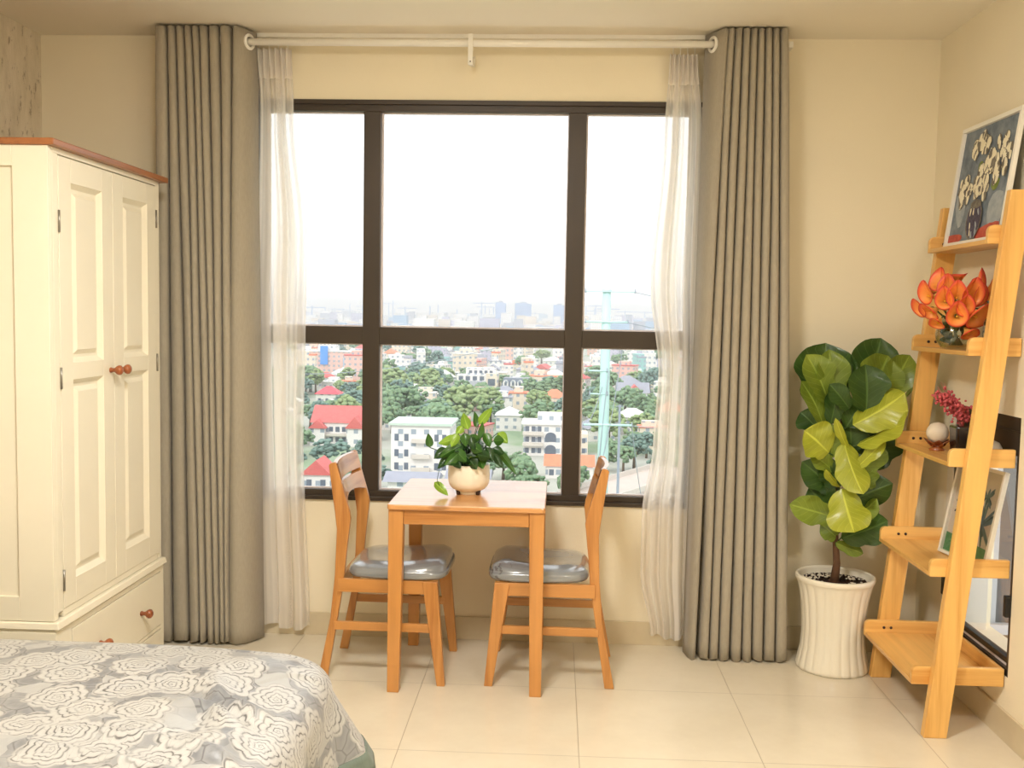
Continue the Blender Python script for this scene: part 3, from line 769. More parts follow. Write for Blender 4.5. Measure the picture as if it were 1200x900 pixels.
# (base u,v,dy) (tip u,v,dy) width, material, side-hint
figs = [
 ((962, 490, .02), (968, 411, .06), .30, 2, (1, 0, 0)), ((972, 485, -.02), (967, 418, -.01), .17, 1, (1, .2, .1)), ((968, 480, -.03), (938, 424, -.05), .17, 1, (1, .4, .3)),
 ((1010, 480, .03), (1032, 404, .06), .24, 2, (1, 0, 0)), ((1008, 478, -.02), (1036, 424, .00), .24, 1, (1, .2, 0)), ((1030, 482, -.01), (1063, 423, .02), .16, 1, (1, 0, .2)),
 ((1010, 490, -.05), (1005, 434, -.06), .20, 2, (1, .1, 0)), ((990, 486, -.06), (964, 457, -.08), .10, 2, (.4, 0, 1)),
 ((1036, 492, -.02), (1071, 446, .02), .12, 1, (.6, .5, .6)), ((965, 508, -.02), (934, 455, -.05), .13, 1, (1, .5, -.3)), ((972, 505, -.03), (976, 462, -.04), .11, 2, (1, 0, 0)),
 ((994, 504, -.07), (1044, 464, -.14), .21, 0, (.5, .2, 1)), ((1001, 528, -.06), (1046, 484, -.15), .17, 0, (.8, .3, .9)), ((992, 533, -.05), (970, 495, -.12), .045, 0, (1, -.6, .3)),
 ((962, 512, .04), (943, 494, .06), .13, 2, (.4, 0, 1)), ((970, 538, -.05), (939, 512, -.07), .20, 0, (.5, .3, 1)), ((975, 545, -.03), (974, 505, -.03), .12, 1, (1, 0, 0)),
 ((1024, 560, .03), (1044, 507, .05), .20, 2, (1, 0, 0)), ((1002, 555, -.06), (1030, 520, -.10), .07, 0, (1, -.5, -.3)), ((1010, 560, -.04), (1030, 526, -.06), .12, 1, (1, 0, .2)),
 ((990, 508, -.03), (1008, 478, -.02), .16, 2, (1, 0, 0)), ((1000, 540, .0), (996, 500, .0), .14, 2, (1, 0, 0)),
 ((978, 560, -.03), (948, 538, -.05), .10, 1, (.4, .3, 1)), ((985, 578, -.05), (964, 555, -.10), .05, 0, (1, -.5, -.2)), ((985, 580, -.02), (972, 548, -.03), .15, 2, (1, 0, 0)),
 ((986, 524, -.06), (1003, 580, -.16), .16, 0, (1, .4, .5)), ((985, 585, 0), (942, 550, -.02), .15, 2, (.5, 0, 1)), ((1015, 584, -.02), (1010, 552, -.04), .14, 1, (1, 0, 0)),
 ((990, 600, -.04), (1046, 572, -.05), .16, 2, (.3, 0, 1)), ((1008, 604, .02), (1042, 578, .04), .14, 2, (.5, 0, 1)), ((985, 578, -.08), (992, 622, -.20), .20, 0, (1, .1, .5)),
 ((985, 616, -.02), (926, 598, -.08), .14, 1, (.3, .2, 1)), ((984, 612, 0), (953, 582, .0), .17, 2, (.8, 0, 1)), ((1000, 618, -.02), (1028, 590, -.06), .12, 1, (.6, .2, 1)),
 ((990, 638, -.05), (1036, 612, -.12), .16, 2, (.4, .2, 1)), ((988, 640, -.01), (966, 622, -.04), .11, 1, (.4, .2, 1)), ((1000, 628, 0), (1040, 610, .03), .13, 1, (.5, .1, 1)),
 ((986, 645, -.03), (1016, 655, -.06), .065, 1, (.2, .3, 1)), ((984, 550, -.02), (1050, 548, .04), .12, 2, (.1, 0, 1)), ((985, 540, .03), (1010, 520, .03), .16, 2, (1, 0, 0)),
]
for k, (b, tp, wd, mi, sd) in enumerate(figs):
    leaf(fl, PF(*b), PF(*tp), sd, wd * 1.12, mi, .30, -.06, 'fiddle', 12, 16, .10, k * 1.7)
    st_ = Vector((fx, fy, PF(*b)[2] - .03))
    fl.tube([st_, PF(*b)], [.003, .0025], 6, 2)
fl.build('foliage', [M['fig_light'], M['fig_mid'], M['fig_dark']], fig)

# ------------------------------------------------------------------ wardrobe
WX = -1.60; Y0, Y1 = 3.10, 3.965
wr = empty('wardrobe', (-1.93, 3.53, 0), 'tall cream two-door wardrobe with red-brown top board in the left corner', 'wardrobe')
MB().box(-2.258, -1.578, Y0 - .018, Y1 + .045, 1.950, 1.972).build('top_board', M['wardrobe_top'], wr, bevel=.004)
m = MB()
m.box(-2.25, -2.235, Y0, Y1, .43, 1.95)
m.box(-2.235, WX, Y0, Y0 + .018, .43, 1.95); m.box(-2.235, WX, Y1 - .018, Y1, .43, 1.95)
m.box(-2.235, WX, Y0 + .018, Y1 - .018, 1.932, 1.95)
m.box(WX - .02, WX, Y0 + .018, Y0 + .052, .45, 1.932); m.box(WX - .02, WX, Y1 - .036, Y1 - .018, .45, 1.932)
m.box(WX - .02, WX - .001, Y0 + .052, Y1 - .036, .43, .4535)
m.build('carcass', M['white_paint'], wr, bevel=.0015)
m = MB()   # framed side panel
ys = Y0 - .010
m.box(-2.25, -1.715, ys, Y0, 1.885, 1.95); m.box(-2.25, -1.715, ys, Y0, .43, .51); m.box(-1.715, WX, ys, Y0, .43, 1.95)
m.build('side_frame', M['white_paint'], wr, bevel=.0015)
m = MB()
m.hexa([(-2.255, Y0 - .022, .405), (-1.580, Y0 - .022, .405), (-1.580, Y1 + .01, .405), (-2.255, Y1 + .01, .405), (-2.255, Y0 - .018, .428), (-1.585, Y0 - .018, .428), (-1.585, Y1 + .006, .428), (-2.255, Y1 + .006, .428)])
m.box(-2.255, -1.592, Y0 - .016, Y1 + .006, .395, .405)
m.build('waist_moulding', M['white_paint'], wr, bevel=.003)
m = MB()
m.box(-2.25, -1.592, Y0 - .012, Y0 + .01, 0, .395); m.box(-2.25, -1.592, Y1 - .01, Y1, 0, .395)
m.box(-1.612, -1.592, Y0 + .01, Y0 + .088, 0, .395); m.box(-1.612, -1.592, Y1 - .03, Y1 - .01, 0, .395)
m.box(-1.612, -1.592, Y0 + .088, Y1 - .03, .378, .395); m.box(-1.612, -1.592, Y0 + .088, Y1 - .03, .142, .156); m.box(-1.612, -1.592, Y0 + .088, Y1 - .03, 0, .02)
m.box(-1.70, -1.612, Y0 + .02, Y1 - .02, .0, .39)
m.build('base', M['white_paint'], wr, bevel=.0015)
m = MB(); m.box(-2.25, -1.74, Y0 - .018, Y0 - .012, .34, .395); m.box(-2.25, -1.74, Y0 - .018, Y0 - .012, 0, .08); m.box(-1.74, -1.592, Y0 - .018, Y0 - .012, 0, .395)
m.build('base_side_frame', M['white_paint'], wr, bevel=.001)
def knob(parent, y, z, x=WX):
    MB().lathe([(.009, 0), (.010, .004), (.007, .012), (.008, .018), (.015, .026), (.018, .033), (.017, .040), (.010, .046), (.003, .048)], (x, y, z), 20, axis=0).build('knob', M['knob'], parent)
def door(y0, y1, ky, hy, hz):
    z0, z1 = .455, 1.928; x1 = WX + .001; x0 = x1 - .018
    m = MB(); fr = .082
    pz = [(z0 + .085, 1.205), (1.262, z1 - .078)]
    m.box(x0, x1, y0, y0 + fr, z0, z1); m.box(x0, x1, y1 - fr, y1, z0, z1)
    zs = [z0, pz[0][0], pz[0][1], pz[1][0], pz[1][1], z1]
    for a, b in ((0, 1), (2, 3), (4, 5)): m.box(x0, x1, y0 + fr, y1 - fr, zs[a], zs[b])
    d = m.build('door', M['white_paint'], wr, bevel=.0015)
    for a, b in pz:
        m = MB(); p0, p1 = y0 + fr, y1 - fr
        # sunk moulding sloping into the panel, then the raised field
        s = .016
        def ring(ya, yb, za, zb, x): return [(x, ya, za), (x, yb, za), (x, yb, zb), (x, ya, zb)]
        L0 = ring(p0, p1, a, b, x1 - .002); L1 = ring(p0 + s, p1 - s, a + s, b - s, x0 + .002); L2 = ring(p0 + s * 1.6, p1 - s * 1.6, a + s * 1.6, b - s * 1.6, x0 + .002); L3 = ring(p0 + s * 2.6, p1 - s * 2.6, a + s * 2.6, b - s * 2.6, x1 - .006)
        vs = L0 + L1 + L2 + L3
        fs = [(q * 4 + k, q * 4 + (k + 1) % 4, q * 4 + 4 + (k + 1) % 4, q * 4 + 4 + k) for q in range(3) for k in range(4)] + [(12, 13, 14, 15)]
        m.add(vs, fs); m.build('raised_panel', M['white_paint'], d)
    knob(d, ky, 1.222)
    for z in hz: MB().tube([(x1 + .002, hy, z - .035), (x1 + .002, hy, z + .035)], .004, 8).build('hinge', M['hinge'], d)
door(3.155, 3.542, 3.512, 3.152, (1.72, 1.215, .55))
door(3.546, 3.928, 3.582, 3.931, (1.80, 1.23))
for z0, z1, k in ((.159, .375, True), (.023, .139, False)):
    d = MB().box(-1.612, -1.590, Y0 + .091, Y1 - .033, z0, z1).build('drawer', M['white_paint'], wr, bevel=.0015)
    if k: knob(d, 3.385, .262, -1.590); knob(d, 3.735, .262, -1.590)
    else: knob(d, 3.385, .085, -1.590); knob(d, 3.735, .085, -1.590)

# ------------------------------------------------------------------ bed
BX0, BX1, BY0, BY1, BZ = -2.20, -.60, .72, 2.755, .50
bed = empty('bed', (-1.4, 1.7, 0), 'bed with white and grey rose print cover in the near left corner', 'bed')
def rrect(s, x0, x1, y0, y1, r):
    """point and outward normal on a rounded rectangle, s in 0..1"""
    segs = [((x1, y0 + r), (x1, y1 - r), None), ((x1 - r, y1 - r), 0, 90), ((x1 - r, y1), (x0 + r, y1), None), ((x0 + r, y1 - r), 90, 180),
            ((x0, y1 - r), (x0, y0 + r), None), ((x0 + r, y0 + r), 180, 270), ((x0 + r, y0), (x1 - r, y0), None), ((x1 - r, y0 + r), 270, 360)]
    L = []
    for g in segs: L.append(math.dist(g[0], g[1]) if g[2] is None else r * PI / 2)
    u = (s % 1) * sum(L)
    for g, l in zip(segs, L):
        if u <= l:
            f = u / l
            if g[2] is None:
                p = Vector((lerp(g[0][0], g[1][0], f), lerp(g[0][1], g[1][1], f))); d = Vector((g[1][0] - g[0][0], g[1][1] - g[0][1])).normalized()
                return p, Vector((d.y, -d.x))
            a = R(lerp(g[1], g[2], f)); return Vector((g[0][0] + r * math.cos(a), g[0][1] + r * math.sin(a))), Vector((math.cos(a), math.sin(a)))
        u -= l
    return p, Vector((1, 0))
MB().box(BX0 + .04, BX1 - .05, BY0 + .04, BY1 - .05, .06, .25).build('bed_base', M['bedskirt_dark'], bed, bevel=.01)
for x in (BX0 + .1, BX1 - .12):
    for y in (BY0 + .1, BY1 - .12): MB().box(x - .03, x + .03, y - .03, y + .03, 0, .06).build('foot', M['black'], bed)
MB().box(BX0 + .03, BX1 - .03, BY0 + .03, BY1 - .03, .25, BZ - .09).build('mattress', M['bedskirt'], bed, bevel=.06, seg=4)
NS, NT_, NK = 900, 46, 40
C0 = Vector(((BX0 + BX1) / 2, (BY0 + BY1) / 2))
def corner_w(p):      # 1 near the far right corner, where the cover flares out
    return math.exp(-(((p.x - BX1) / .22) ** 2 + ((p.y - 2.63) / (.036 if p.y < 2.63 else .25)) ** 2))
def edge_w(p):
    return -.020 + .020 * math.exp(-(((p.x - BX1) / .30) ** 2)) + (0 if p.y > BY1 - .2 else .008)
def drop_len(p):
    w = corner_w(p); 
    if p.y > BY1 - .5 and p.x > BX1 - .30:
        u = min(1, max(0, (p.y - 2.53) / .03)); w = max(w, u * u * (3 - 2 * u) * math.exp(-((BX1 - p.x) / .2) ** 2))
    return lerp(.44, .24, w)
def wrinkle(x, y, z):
    h = .010 * noise.noise(Vector((x * 2.6, y * 2.6, .3))) + .005 * noise.noise(Vector((x * 8, y * 8, 2)))
    # gathered folds in the near middle of the top
    dx, dy = x + .80, y - 2.30; r_ = math.hypot(dx, dy); a = math.atan2(dy, dx)
    h += .020 * min(1, r_ / .06) * math.exp(-(r_ / .20) ** 2) * math.sin(a * 4 + 6 * noise.noise(Vector((x * 4, y * 4, 5)))) 
    for (ya, amp, ph) in ((2.06, .018, 0.), (1.97, .02, 1.4), (2.16, .010, 2.2)):
        yy = ya - .16 * (x + .9) + .03 * math.sin(x * 5 + ph)
        h += amp * math.exp(-((y - yy) / .022) ** 2) * (1 / (1 + math.exp(-(x + 1.15) * 8)))
    return h
def duvet_pt(s, t_):
    """t_ 0..1 over the top, 1..2 down the side"""
    p, n = rrect(s, BX0, BX1, BY0, BY1, .16)
    if t_ <= 1:
        f = 1 - (1 - t_) ** 1.0
        q = C0.lerp(p - n * .06, f); z = BZ
        d_in = (p - q).dot(n)
        z += .012 - (.030 + edge_w(p)) * math.exp(-max(0, d_in - .06) / .07)
        z += wrinkle(q.x, q.y, 0) * min(1, d_in / .1)
        return Vector((q.x, q.y, z)), q
    e = (t_ - 1) * (drop_len(p) + .06); r_ = .075
    z1 = BZ + .012 - .030 - edge_w(p)
    if e < r_ * PI / 2:
        a = e / r_; off = -.06 + r_ * math.sin(a); z = z1 - r_ * (1 - math.cos(a))
    else:
        k = e - r_ * PI / 2; w = corner_w(p)
        off = -.06 + r_ + k * (.04 + .56 * w); z = z1 - r_ - k * (.998 - .08 * w)
        wv = math.sin(s * 2 * PI * 26 + 1.1) + .5 * math.sin(s * 2 * PI * 47)
        off += .016 * wv * min(1, k / .2)
    q = p + n * off
    return Vector((q.x, q.y, z)), p + n * (e - .06)
vs = []; uvs = []
for i in range(NS):
    s = i / NS
    for j in range(NT_ + NK + 1):
        t_ = (j / NT_) ** .6 if j <= NT_ else 1 + (j - NT_) / NK
        P, q = duvet_pt(s, t_); vs.append(P); uvs.append((q.x, q.y))
w = NT_ + NK + 1
fs = [(i * w + j, ((i + 1) % NS) * w + j, ((i + 1) % NS) * w + j + 1, i * w + j + 1) for i in range(NS) for j in range(1, w - 1)]
mm = MB(); mm.add(vs, fs, 0, True, uvs)
cap = [i * w + 1 for i in range(NS)]; mm.f.append(cap); mm.mi.append(0); mm.sm.append(True)
dv = mm.build('duvet_cover', M['rose'], bed)
# grey-green border along the hem near the far corner and down the foot
def band(i, j, lo=0, hi=.055, inset=.0):
    s = lerp(.222, .62, i)
    P, q = duvet_pt(s, 2.0); P0, _ = duvet_pt(s, 1.94)
    d = (P - P0).normalized(); p, n = rrect(s, BX0, BX1, BY0, BY1, .16)
    return P + d * lerp(lo, hi, j) + Vector((n.x, n.y, 0)) * (.002 - inset)
MB().grid(lambda i, j: band(i, j), 420, 3).build('hem_border', M['bedskirt'], dv, solid=.003)
def skirt(i, j):
    p, n = rrect(i, BX0, BX1, BY0, BY1, .16)
    q = p + n * (-.005 + .012 * math.sin(i * 2 * PI * 60) * j + .02 * j + .085 * corner_w(p) * min(1, j / .36)); return (q.x, q.y, lerp(.30, .015, j))
MB().grid(skirt, 600, 11, closed=True).build('bed_skirt', M['bedskirt_dark'], bed)

# ------------------------------------------------------------------ ladder shelf
lad = empty('ladder_shelf', (1.45, 3.74, 0), 'light oak ladder shelf leaning on the right wall', 'shelf')
YN0, YN1, YF0, YF1 = 3.438, 3.472, 4.022, 4.056
def stile(y0, y1):
    m = MB(); zt = 1.893
    pts = [(1.306, 0), (1.386, 0), (1.386 + .107 * zt - .006, zt), (1.306 + .107 * zt, zt)]
    m.prism(pts, 1, y0, y1); return m.build('side_post', M['ladder_z'], lad, bevel=.003)
stile(YN0, YN1); stile(YF0, YF1)
SZ = [.178, .562, .948, 1.332, 1.714]
for k, z in enumerate(SZ):
    xf = 1.268 + .121 * (z - .178)
    def railpoly():
        h = .064; r_ = .022; p = [(xf, z), (1.586, z), (1.586, z + h)]
        for a in range(6): th = R(90 + 90 * a / 5); p.append((xf + r_ + r_ * math.cos(th), z + h - r_ + r_ * math.sin(th)))
        return p
    sh = MB().box(xf, 1.584, YN1 + .020, YF0 - .020, z, z + .016).build('shelf_board', M['ladder_y'], lad, bevel=.002)
    for y0, y1 in ((YN1, YN1 + .020), (YF0 - .020, YF0)):
        MB().prism(railpoly(), 1, y0, y1).build('side_rail', M['ladder_x'], lad, bevel=.003)
    MB().box(1.572, 1.586, YN1 + .020, YF0 - .020, z + .016, z + .064 if k < 1 else z + .03).build('back_rail', M['ladder_y'], lad, bevel=.002)
    xs = 1.306 + .107 * z
    for dx in (.018, .046):
        MB().tube([(xs + dx, YF0 - .0215, z + .036), (xs + dx, YF0 - .018, z + .036)], .0055, 12).build('screw', M['screw'], lad)

# ------------------------------------------------------------------ objects on the ladder shelf
def in_plane(o, ex, ey, ez):
    """maps (a, b, depth) of a picture into the world: o corner, ex width axis, ey height axis, ez towards viewer"""
    return lambda a, b, d=0: o + ex * a + ey * b + ez * d
def blob(m, f, ca, cb, ra, rb, rot, d, mi, n=14, jag=.08, seed=0):
    vs = [f(ca, cb, d + .001)]
    for k in range(n):
        th = 2 * PI * k / n; q = 1 + jag * math.sin(3 * th + seed) + jag * .6 * math.sin(7 * th + seed * 2)
        a, b = ra * q * math.cos(th), rb * q * math.sin(th)
        vs.append(f(ca + a * math.cos(rot) - b * math.sin(rot), cb + a * math.sin(rot) + b * math.cos(rot), d))
    m.add(vs, [(0, 1 + k, 1 + (k + 1) % n) for k in range(n)], mi)
def pic(name, label, o, ex, ey, wd, ht, fw, depth, frame_mat, mats, paint, glass=False):
    ez = ex.cross(ey).normalized()
    if ez.x > 0: ez = -ez
    f = in_plane(o, ex, ey, ez)
    root = empty(name, tuple(f(wd / 2, 0)), label, 'picture')
    def bar(m, a0, a1, b0, b1, d0, d1):
        m.hexa([f(a0, b0, d0), f(a1, b0, d0), f(a1, b1, d0), f(a0, b1, d0), f(a0, b0, d1), f(a1, b0, d1), f(a1, b1, d1), f(a0, b1, d1)])
    m = MB(); bar(m, 0, wd, 0, fw, 0, depth); bar(m, 0, wd, ht - fw, ht, 0, depth); bar(m, 0, fw, fw, ht - fw, 0, depth); bar(m, wd - fw, wd, fw, ht - fw, 0, depth)
    m.build('picture_frame', frame_mat, root, bevel=.0012)
    m = MB(); bar(m, fw, wd - fw, fw, ht - fw, .001, .004)
    g = lambda a, b, d=0: f(fw + a * (wd - 2 * fw), fw + b * (ht - 2 * fw), .0045 + d)
    paint(m, g); m.build('artwork', mats, root)
    if glass:
        m = MB(); bar(m, fw, wd - fw, fw, ht - fw, depth - .003, depth - .001); m.build('glass', M['picture_glass'], root)
    return root
# -- painting of white flowers on the top shelf
def canvas(name, c1, c2, s):
    t = NT(name); v = t.coord(scale=(s, s, s)); n = t.noise(v, 1, 5, .7)
    return t.done(t.bsdf(t.ramp(n, [(.35, lin(c1)), (.65, lin(c2))]), .6, 0, 0, t.bump(n, .4, .004)))
pm = [canvas('slate blue paint', (98, 110, 124), (136, 146, 154), 18), canvas('cream petal paint', (232, 222, 190), (250, 242, 216), 40), canvas('grey outline paint', (96, 90, 82), (140, 132, 118), 40),
      canvas('dark purple paint', (48, 40, 62), (88, 80, 104), 60), canvas('green paint', (110, 128, 60), (142, 156, 84), 30), canvas('red paint', (176, 62, 50), (206, 96, 74), 30), canvas('pale blue paint', (150, 160, 168), (176, 182, 184), 30)]
def paint1(m, g):
    rnd = random.Random(11)
    vs = [g(0, .0, .0005), g(1, .0, .0005), g(1, .30, .0005), g(0, .30, .0005)]
    blob(m, g, .10, .03, .17, .05, 0, .0010, 5, jag=.1); blob(m, g, .72, .06, .22, .06, .15, .0010, 5)
    blob(m, g, .14, .34, .10, .20, .2, .0006, 6); blob(m, g, .82, .22, .14, .18, 0, .0006, 6)
    for ca, cb, ra, rb in ((.42, .60, .05, .10), (.74, .45, .07, .05)): blob(m, g, ca, cb, ra, rb, .2, .001, 4)
    heads = [(.34, .82, .17, .12), (.76, .66, .18, .19), (.18, .46, .13, .14), (.50, .50, .16, .15), (.60, .66, .10, .09)]
    for (ca, cb, ra, rb) in heads:
        for k in range(15):
            a = rnd.uniform(0, 2 * PI); q = rnd.uniform(.2, .85)
            x, y = ca + ra * q * math.cos(a), cb + rb * q * math.sin(a); s1, s2 = rnd.uniform(.03, .055), rnd.uniform(.05, .085)
            blob(m, g, x, y, s1 * 1.14, s2 * 1.09, rnd.uniform(-.5, .5), .0015 + k * .0002, 2, jag=.05, seed=k)
            blob(m, g, x, y, s1, s2, rnd.uniform(-.4, .4), .0016 + k * .0002, 1, jag=.06, seed=k)
    blob(m, g, .47, .17, .145, .17, 0, .0048, 2, jag=.02); blob(m, g, .47, .17, .13, .155, 0, .0051, 3, jag=.02); blob(m, g, .47, .31, .10, .04, 0, .0053, 2, jag=.03)
    for k in range(14): blob(m, g, .47 + rnd.uniform(-.09, .09), .15 + rnd.uniform(-.11, .11), .012, .035, rnd.uniform(-.6, .6), .0056, rnd.choice((1, 3, 6)), jag=.1, seed=k)
def picture_axes(far_b, near_b, far_t):
    far_b, near_b, far_t = Vector(far_b), Vector(near_b), Vector(far_t)
    ex = (near_b - far_b); wd = ex.length; ex /= wd; ey = far_t - far_b; ey -= ex * ey.dot(ex); ht = ey.length
    return far_b, ex, ey / ht, wd, ht
o, ex, ey, wd, ht = picture_axes((1.513, 3.985, 1.7315), (1.524, 3.513, 1.7315), (1.571, 3.985, 2.185))
pic('framed_painting', 'painting of white flowers on slate blue, white frame, on the top ladder shelf', o, ex, ey, wd, ht, .016, .016, M['white_plastic'], pm, paint1)
# -- plant drawing lower down
dm = [plain('pale pink paper', (232, 214, 196), .6, .05, 6), canvas('blue grey ink', (92, 108, 116), (124, 138, 142), 50), canvas('green wash', (84, 140, 92), (112, 160, 112), 30), canvas('dark ink', (60, 74, 84), (92, 104, 110), 60)]
def paint2(m, g):
    rnd = random.Random(4)
    m.add([g(0, 0, .0004), g(1, 0, .0004), g(1, .17, .0004), g(0, .21, .0004)], [(0, 1, 2, 3)], 2)
    for (cx, cy, n, L) in ((.72, .42, 26, .34), (.30, .55, 20, .26), (.72, .72, 14, .2)):
        for k in range(n):
            a = rnd.uniform(0, 2 * PI); l = L * rnd.uniform(.5, 1)
            blob(m, g, cx + .5 * l * math.cos(a), cy + .5 * l * math.sin(a) * .8, l * .5, .022, a + rnd.uniform(-.1, .1), .0008 + k * .00004, rnd.choice((1, 1, 3)), n=10, jag=.02)
o, ex, ey, wd, ht = picture_axes((1.478, 3.80, .579), (1.522, 3.50, .579), (1.545, 3.803, .925))
pic('framed_drawing', 'pale framed plant drawing with green base, on a lower ladder shelf', o, ex, ey, wd, ht, .012, .018, M['white_plastic'], dm, paint2, True)

# -- orange calla lilies in a round glass vase
SHZ = [z + .016 for z in SZ]
vx, vy, vz = 1.452, 3.70, SHZ[3]
cv = empty('calla_lily_vase', (vx, vy, vz), 'orange calla lilies in a round clear glass vase on the ladder', 'flowers')
m = MB(); m.lathe([(.032, 0), (.050, .006), (.066, .03), (.070, .055), (.064, .085), (.048, .105), (.046, .112), (.044, .112), (.046, .104), (.061, .084), (.067, .055), (.063, .032), (.048, .010), (.02, .006)], (vx, vy, vz), 40)
m.build('vase', M['vase_glass'], cv)
t = NT('orange calla petal'); uvn = t.n('ShaderNodeTexCoord').outputs['UV']; sp = t.n('ShaderNodeSeparateXYZ'); t.l(uvn, sp.inputs[0])
cc = t.ramp(sp.outputs[1], [(.0, lin((250, 206, 100))), (.55, lin((250, 172, 84))), (.85, lin((246, 146, 70))), (.95, lin((230, 96, 58))), (1.0, lin((206, 60, 44)))])
M['calla'] = t.done(t.bsdf(cc, .45)); M['calla_in'] = plain('calla spadix', (250, 190, 60), .6); M['stem'] = plain('green stem', (94, 112, 62), .6, .3, 40)
M['water'] = glass_mat('vase water', (.62, .68, .58), .05)
rnd = random.Random(8)
def calla(c, d, L, up_=(0, 0, 1)):
    d = Vector(d).normalized(); c = Vector(c); a = d.orthogonal().normalized(); a = (Vector(up_) - d * d.dot(Vector(up_))).normalized(); b = d.cross(a)
    m = MB()
    def fn(i, j):
        th = 2 * PI * i; lip = 1 + .55 * max(0, math.cos(th)) ** 3 * j ** 2
        r_ = L * (.09 + .42 * j ** 1.5 + .05 * max(0, j - .8) * 5)
        ax = L * (j * .85) * (1 + .25 * math.cos(th) * j) + (L * .12 * math.cos(th) if j > .9 else 0)
        return c + d * ax + (a * math.cos(th) * lip + b * math.sin(th)) * r_
    m.grid(fn, 22, 8); fl_ = m.build('bloom', M['calla'], cv, solid=.0012)
    MB().tube([c + d * L * .15, c + d * L * .62], [.0025, .0035], 7).build('spadix', M['calla_in'], fl_)
    MB().tube([c + d * L * .06, c - d * .02, Vector((vx + (c.x - vx) * .25, vy + (c.y - vy) * .25, vz + .10)), Vector((vx - (c.x - vx) * .25, vy - (c.y - vy) * .2, vz + .015))], .0032, 7).build('stem', M['stem'], cv)
KO = 3.70 / 1168
def PO(u, v_, dy=0): return Vector((vx + (u - 1120) * KO, vy + dy, vz + .008 + (408 - v_) * KO))
for (u, v_, dy, dx, dd, dz, L) in ((1112, 352, -.05, -.3, -1, .15, .068), (1103, 355, -.04, -.5, -.9, .1, .060), (1122, 350, -.05, .1, -1, .1, .075), (1125, 366, -.06, .25, -.9, -.35, .085), (1112, 370, -.06, -.3, -1, -.1, .07),
        (1092, 350, -.02, -1, -.5, .2, .06), (1095, 362, -.03, -.9, -.5, -.5, .062), (1132, 342, -.01, .7, -.5, .5, .065), (1140, 350, -.03, 1, -.3, -.3, .07), (1118, 338, .0, -.1, -.4, 1, .06), (1088, 362, .0, -1, -.4, -.2, .055), (1143, 362, -.01, .9, -.5, -.2, .065), (1116, 361, -.075, -.1, -1, -.05, .058), (1130, 352, -.055, .3, -1, .25, .055), (1098, 374, -.04, -.7, -.7, -.7, .05), (1108, 348, -.02, -.5, -.7, .6, .06), (1122, 384, -.065, .1, -.8, -.6, .055),
        (1103, 342, 0, -.6, -.4, .7, .06), (1148, 345, .01, 1, -.2, .4, .055), (1136, 356, .03, .6, .4, .5, .07), (1110, 345, .04, -.4, .6, .7, .07), (1128, 372, .03, .5, .7, .0, .06)):
    calla(PO(u, v_ + 2, dy), (dx, dd, dz), L * .98, (0, 0, 1) if abs(dz) < .8 else (0, -1, 0))
m = MB(); rnd = random.Random(2)
for k in range(18):
    a = rnd.uniform(0, 6.28); leaf(m, (vx + .02 * math.cos(a), vy + .02 * math.sin(a), vz + rnd.uniform(.02, .08)), (vx + .055 * math.cos(a), vy + .055 * math.sin(a), vz + rnd.uniform(.03, .10)), (0, 0, 1), .025, 0, .2, 0, 'heart', 4, 6)
m.build('foliage', M['pothos_c'], cv)
# small patterned vase behind
m = MB(); m.lathe([(.018, 0), (.022, .004), (.030, .03), (.033, .06), (.030, .10), (.020, .13), (.018, .16), (.024, .175), (.022, .176), (.014, .16)], (1.540, 3.60, SHZ[3]), 28)
t = NT('painted china'); vo = t.n('ShaderNodeTexVoronoi'); t.l(t.coord(), vo.inputs['Vector']); vo.inputs['Scale'].default_value = 45
M['china'] = t.done(t.bsdf(t.ramp(vo.outputs['Distance'], [(.3, lin((104, 92, 66))), (.5, lin((190, 182, 150))), (.75, lin((92, 98, 92)))]), .25))
tag(m.build('painted_vase', M['china'], org=(1.540, 3.60, SHZ[3])), 'slim patterned vase behind the orange flowers, by the near post of the ladder', 'vase')
m = MB(); pz_ = SHZ[3]
m.lathe([(.001, -.002), (.024, -.002), (.027, 0), (.024, .003), (.001, .003)], (1.517, 3.565, pz_ + .0285), 28, axis=1)
m.box(1.509, 1.525, 3.558, 3.580, pz_, pz_ + .004)
tag(m.build('round_ornament', plain('white porcelain', (236, 226, 208), .3), org=(1.517, 3.565, pz_)), 'small round white ornament beside the patterned vase on the ladder', 'ornament')

# -- middle shelf: white ball on a wooden leaf, black vase with pink dried flowers, grey pot
z3 = SHZ[2]
ob = empty('ball_ornament', (1.445, 3.80, z3), 'pale ball on a carved brown stand on the middle shelf', 'ornament')
M['ball'] = plain('chalky white ball', (226, 210, 186), .7, .05, 20, bump=.2, bscale=80)
MB().ball((1.442, 3.80, z3 + .066), .040, 24, 16).build('ball', M['ball'], ob)
m = MB()
for k in range(6):
    a = k * PI / 3 + .3; leaf(m, (1.442 + .006 * math.cos(a), 3.80 + .006 * math.sin(a), z3 + .012), (1.442 + .052 * math.cos(a), 3.80 + .052 * math.sin(a), z3 + .042), (-math.sin(a), math.cos(a), 0), .04, 0, .3, .1, 'heart', 6, 8)
m.lathe([(.026, 0), (.028, .004), (.014, .012), (.012, .024), (.02, .03)], (1.442, 3.80, z3), 20)
m.build('stand', M['knob'], ob, solid=.003)
bv = empty('dried_flower_vase', (1.497, 3.70, z3), 'black square vase of pink dried flowers on the middle shelf', 'flowers')
m = MB(); bx, by = 1.497, 3.70
m.hexa([(bx - .034, by - .034, z3), (bx + .034, by - .034, z3), (bx + .034, by + .034, z3), (bx - .034, by + .034, z3), (bx - .040, by - .040, z3 + .105), (bx + .040, by - .040, z3 + .105), (bx + .040, by + .040, z3 + .105), (bx - .040, by + .040, z3 + .105)])
